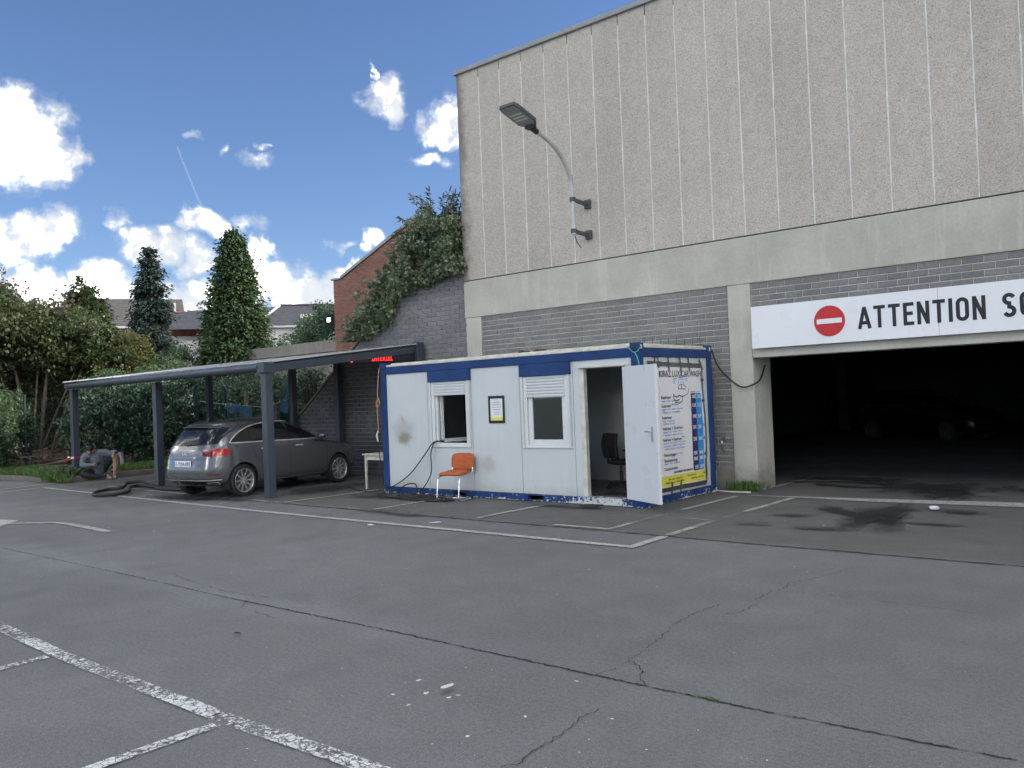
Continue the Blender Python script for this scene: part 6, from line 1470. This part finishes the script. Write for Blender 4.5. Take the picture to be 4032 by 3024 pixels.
def conifer(name, loc, H, R, mat, label, nspray, size, taper=1.0, droop=.55, aspect=.38, base=.3, lump=.16, core=True, gap=0.0):
    root = empty(name, loc, 0, label, 'tree', 'conifers in the gardens'); n = nspray
    nb = max(60, int(n/(45 if gap == 0 else 60))); tb = RNG.random(nb)**.72; thb = RNG.random(nb)*2*math.pi
    if gap > 0: tb = (np.round(tb*H/gap)+RNG.normal(size=nb)*.30)*gap/H; tb = np.clip(tb, .01, 1)
    Rb = R*tb**taper*RNG.uniform(1-2.4*lump, 1+1.3*lump, nb); zb_ = base+(H-base)*(1-tb)
    k = RNG.integers(0, nb, n); sx = .30+.70*np.sqrt(RNG.random(n)); th = thb[k]; rr = Rb[k]*sx; sig = (.085 if gap == 0 else .10)*(.9+1.0*tb[k])
    C = np.stack([rr*np.cos(th), rr*np.sin(th), zb_[k]-droop*.30*rr],1)+RNG.normal(size=(n,3))*sig[:,None]*np.array([1.5,1.5,1.0])
    out = np.stack([np.cos(th),np.sin(th),0*th],1); tng = np.stack([-np.sin(th),np.cos(th),0*th],1)
    U = out*1.0+np.array([0,0,-droop])+rvec(n)*.5; Nn = out*.5+np.array([0,0,.8])+tng*RNG.normal(size=(n,1))*.6
    leaf_mesh('crown', C, Nn, U, size*RNG.uniform(.6,1.4,n), aspect, mat, root)
    MB().tube([(0,0,0),(0,0,H*.5),(0,0,H*.97)], [R*.11,R*.07,.015], 8).build('trunk', M['bark_dark'], root, True)
    if core:
        m = MB().lathe([(R*(.60 if gap == 0 else .40)*min(1,(1-i/10)**taper)+.01, base+(H-base)*.94*i/10) for i in range(11)], (0,0,0), (0,0,1), 14); m.build('inner_twigs', M['bark_dark'], root, True)
    return root
conifer('cypress_tree', (-29.6,18.55,0), 8.75, 1.88, 'leaf_cypress', 'tall dense green cypress in the middle behind the carport', 70000, .145, .60, .35, .55, .4, .085)
conifer('spruce_tree', (-37.45,19.15,0), 9.2, 1.34, 'leaf_spruce', 'dark ragged spruce left of the tall cypress', 24000, .20, .55, .30, .45, .4, .20, True, .62)
conifer('cypress_tree', (-38.5,16.6,0), 7.9, 2.4, 'leaf_hazel', 'olive green pointed cypress rising behind the hazel', 30000, .17, .6, .0, .5, .4, .12)

# ivy over the sloping wall, buddleia at the warehouse corner
def ivy_shape(n):
    t = RNG.random(n)**.9; x = -19.0+5.7*t; top = np.minimum(4.9, 1.48+(x+19.74)*.711); thick = .18+.66*np.clip((x+19.0)/4.2,0,1)
    z = top-.12+thick*1.45*RNG.random(n); y = 14.3+RNG.normal(size=n)*.22-.10*(RNG.random(n)**2)*2; low = RNG.random(n) < .22
    z = np.where(low, top-.10-RNG.random(n)*.50*np.clip(thick,0,1)*np.clip((-13.6-x)/1.6,0.05,1), z); y = np.where(low, 14.16-RNG.random(n)*.12, y); return np.stack([x,y,z],1)
iv = broad('ivy', (-16.2,14.45,3.4), ivy_shape, 500, 48, .20, .085, 'leaf_ivy', 'ivy draped over the sloping top of the block wall', 'ivy', [[(-13.6,14.5,3.4,.05),(-15,14.5,4.9,.04),(-17,14.5,3.9,.02)]], None, .85, .5,
  mat2='leaf_ivy_dark', shape2=ellips(-14.15,14.75,5.45,.85,.5,.75,.3), n2=170)
def sprays(name, loc, tips, label):
    root = empty(name, loc, 0, label, 'bush'); C = []; Uv = []; r = random.Random(9)
    for (tx,ty,tz) in tips:
        b = Vector((loc[0]+r.uniform(-.3,.3), loc[1], loc[2]+.4)); tip = Vector((tx,ty,tz)); mid = b.lerp(tip,.55)+Vector((0,0,.18)); P = []
        for i in range(13): t = i/12; P.append(b*(1-t)**2+mid*2*t*(1-t)+tip*t*t)
        o = Vector(loc); MB().tube([p-o for p in P], [.012*(1-.8*i/12) for i in range(13)], 5).build('stem', M['bark'], root, True)
        for i in range(3,13):
            d = (P[i]-P[i-1]).normalized()
            for k in range(7): v = Vector((r.gauss(0,1),r.gauss(0,1),r.gauss(0,.6))).normalized(); C.append(tuple(P[i]-o+v*.07-d*r.random()*.08)); Uv.append(tuple(v+d*.6+Vector((0,0,-.3))))
        fl_ = P[-1]-o; dd = (P[-1]-P[-2]).normalized(); MB().tube([fl_, fl_+dd*.10+Vector((0,0,-.01)), fl_+dd*.19+Vector((0,0,-.05))], [.018,.015,.004], 6).build('flower_spike', M['flower'], root, True)
    C = np.array(C); leaf_mesh('foliage', C, rvec(len(C))+np.array([0,0,.8]), np.array(Uv), .15*RNG.uniform(.6,1.2,len(C)), .28, 'leaf_ivy', root)
    return root
r = random.Random(12)
tips = [(-15.05+r.uniform(-.55,.75), 14.6+r.uniform(-.3,.4), 6.35+r.uniform(-.5,.65)) for _ in range(22)]+[(-13.75+r.uniform(-.35,.3), 14.6+r.uniform(-.3,.3), 6.4+r.uniform(-.5,.4)) for _ in range(16)]+[(-15.7+r.uniform(-.3,.3),14.55,5.6+r.uniform(-.4,.5)) for _ in range(10)]
sprays('buddleia', (-14.4,14.65,4.9), tips, 'buddleia with arching flower sprays above the ivy at the warehouse corner')

# grass and weeds on the verge, tuft at the pillar
def grass(name, pts, h, mat, label, w=.10, parent=None):
    n = len(pts); U = rvec(n)*.55+np.array([0,0,1.0]); hh = h*RNG.uniform(.45,1.3,n); C = pts+U/np.linalg.norm(U,axis=1,keepdims=True)*hh[:,None]*.5
    o = leaf_mesh(name, C, rvec(n)+np.array([.5,-.5,.2]), U, hh, w, mat, None); tag(o, label, None, None, 'stuff'); return o
n = 14000; y = RNG.uniform(9.55,11.0,n); x = -24.3-RNG.random(n)**1.3*5.5; k = (y < 10.6)|(RNG.random(n) < .35); P = np.stack([x,y+(-24.3-x)*-.04,np.full(n,.12)],1)[k]
grass('verge_grass', P, .20, 'grass', 'tall green grass and weeds along the verge edge')
n = 5000; P = np.stack([RNG.uniform(-26.6,-24.35,n),RNG.uniform(11.6,14.2,n),np.full(n,.12)],1); grass('verge_grass', P, .16, 'grass', 'short grass along the kerb in front of the laurel hedge')
n = 2200; th = RNG.random(n)*6.28; rr = RNG.random(n)**.5; P = np.stack([-24.9+.75*rr*np.cos(th), 9.95+.28*rr*np.sin(th), np.full(n,.10)],1); grass('verge_weeds', P, .26, 'leaf_fresh', 'clump of leafy weeds spilling over the kerb', .35)
n = 900; P = np.stack([RNG.normal(-24.35,.28,n), 9.72+RNG.normal(0,.08,n), np.full(n,.01)],1); grass('verge_weeds', P, .22, 'grass', 'weeds growing at the corner of the kerb', .3)
n = 500; P = np.stack([-6.62+RNG.normal(0,.15,n), 14.10+RNG.normal(0,.05,n), np.zeros(n)],1); grass('grass_tuft', P, .17, 'grass', 'grass tuft at the foot of the concrete pillar', .12)
n = 60; P = np.stack([-2.37+RNG.normal(0,.06,n), 4.5+RNG.normal(0,.012,n), np.zeros(n)],1); grass('moss_tuft', P, .02, 'grass', 'moss growing in the joint of the asphalt', .4)
# tree masses added to block light and close the view at left
for i, (x, y, s, h) in enumerate([(-36,6.5,2.6,5.2),(-35,10.5,2.6,5.4),(-35.5,14.5,2.4,4.6)]):
    broad('filler_tree', (x,y,0), union((ellips(x,y,h*.62,s*.9,s,h*.40,.4),1)), 300, 42, .5, .15, 'leaf_hazel', ['leftmost added tree mass behind the hazel','added tree mass behind the hazel stems','added tree mass below the olive cypress'][i], 'tree', [stem(x,y,x,y,h*.7,.1)], G_T)

# printed lettering becomes plain mesh
for o in [o for o in COL.objects if o.type == 'FONT']:
    me = bpy.data.meshes.new_from_object(o.evaluated_get(bpy.context.evaluated_depsgraph_get())); n_ = bpy.data.objects.new('lettering', me); COL.objects.link(n_)
    n_.parent = o.parent; n_.location = o.location; n_.rotation_euler = o.rotation_euler; n_.scale = o.scale; bpy.data.objects.remove(o)
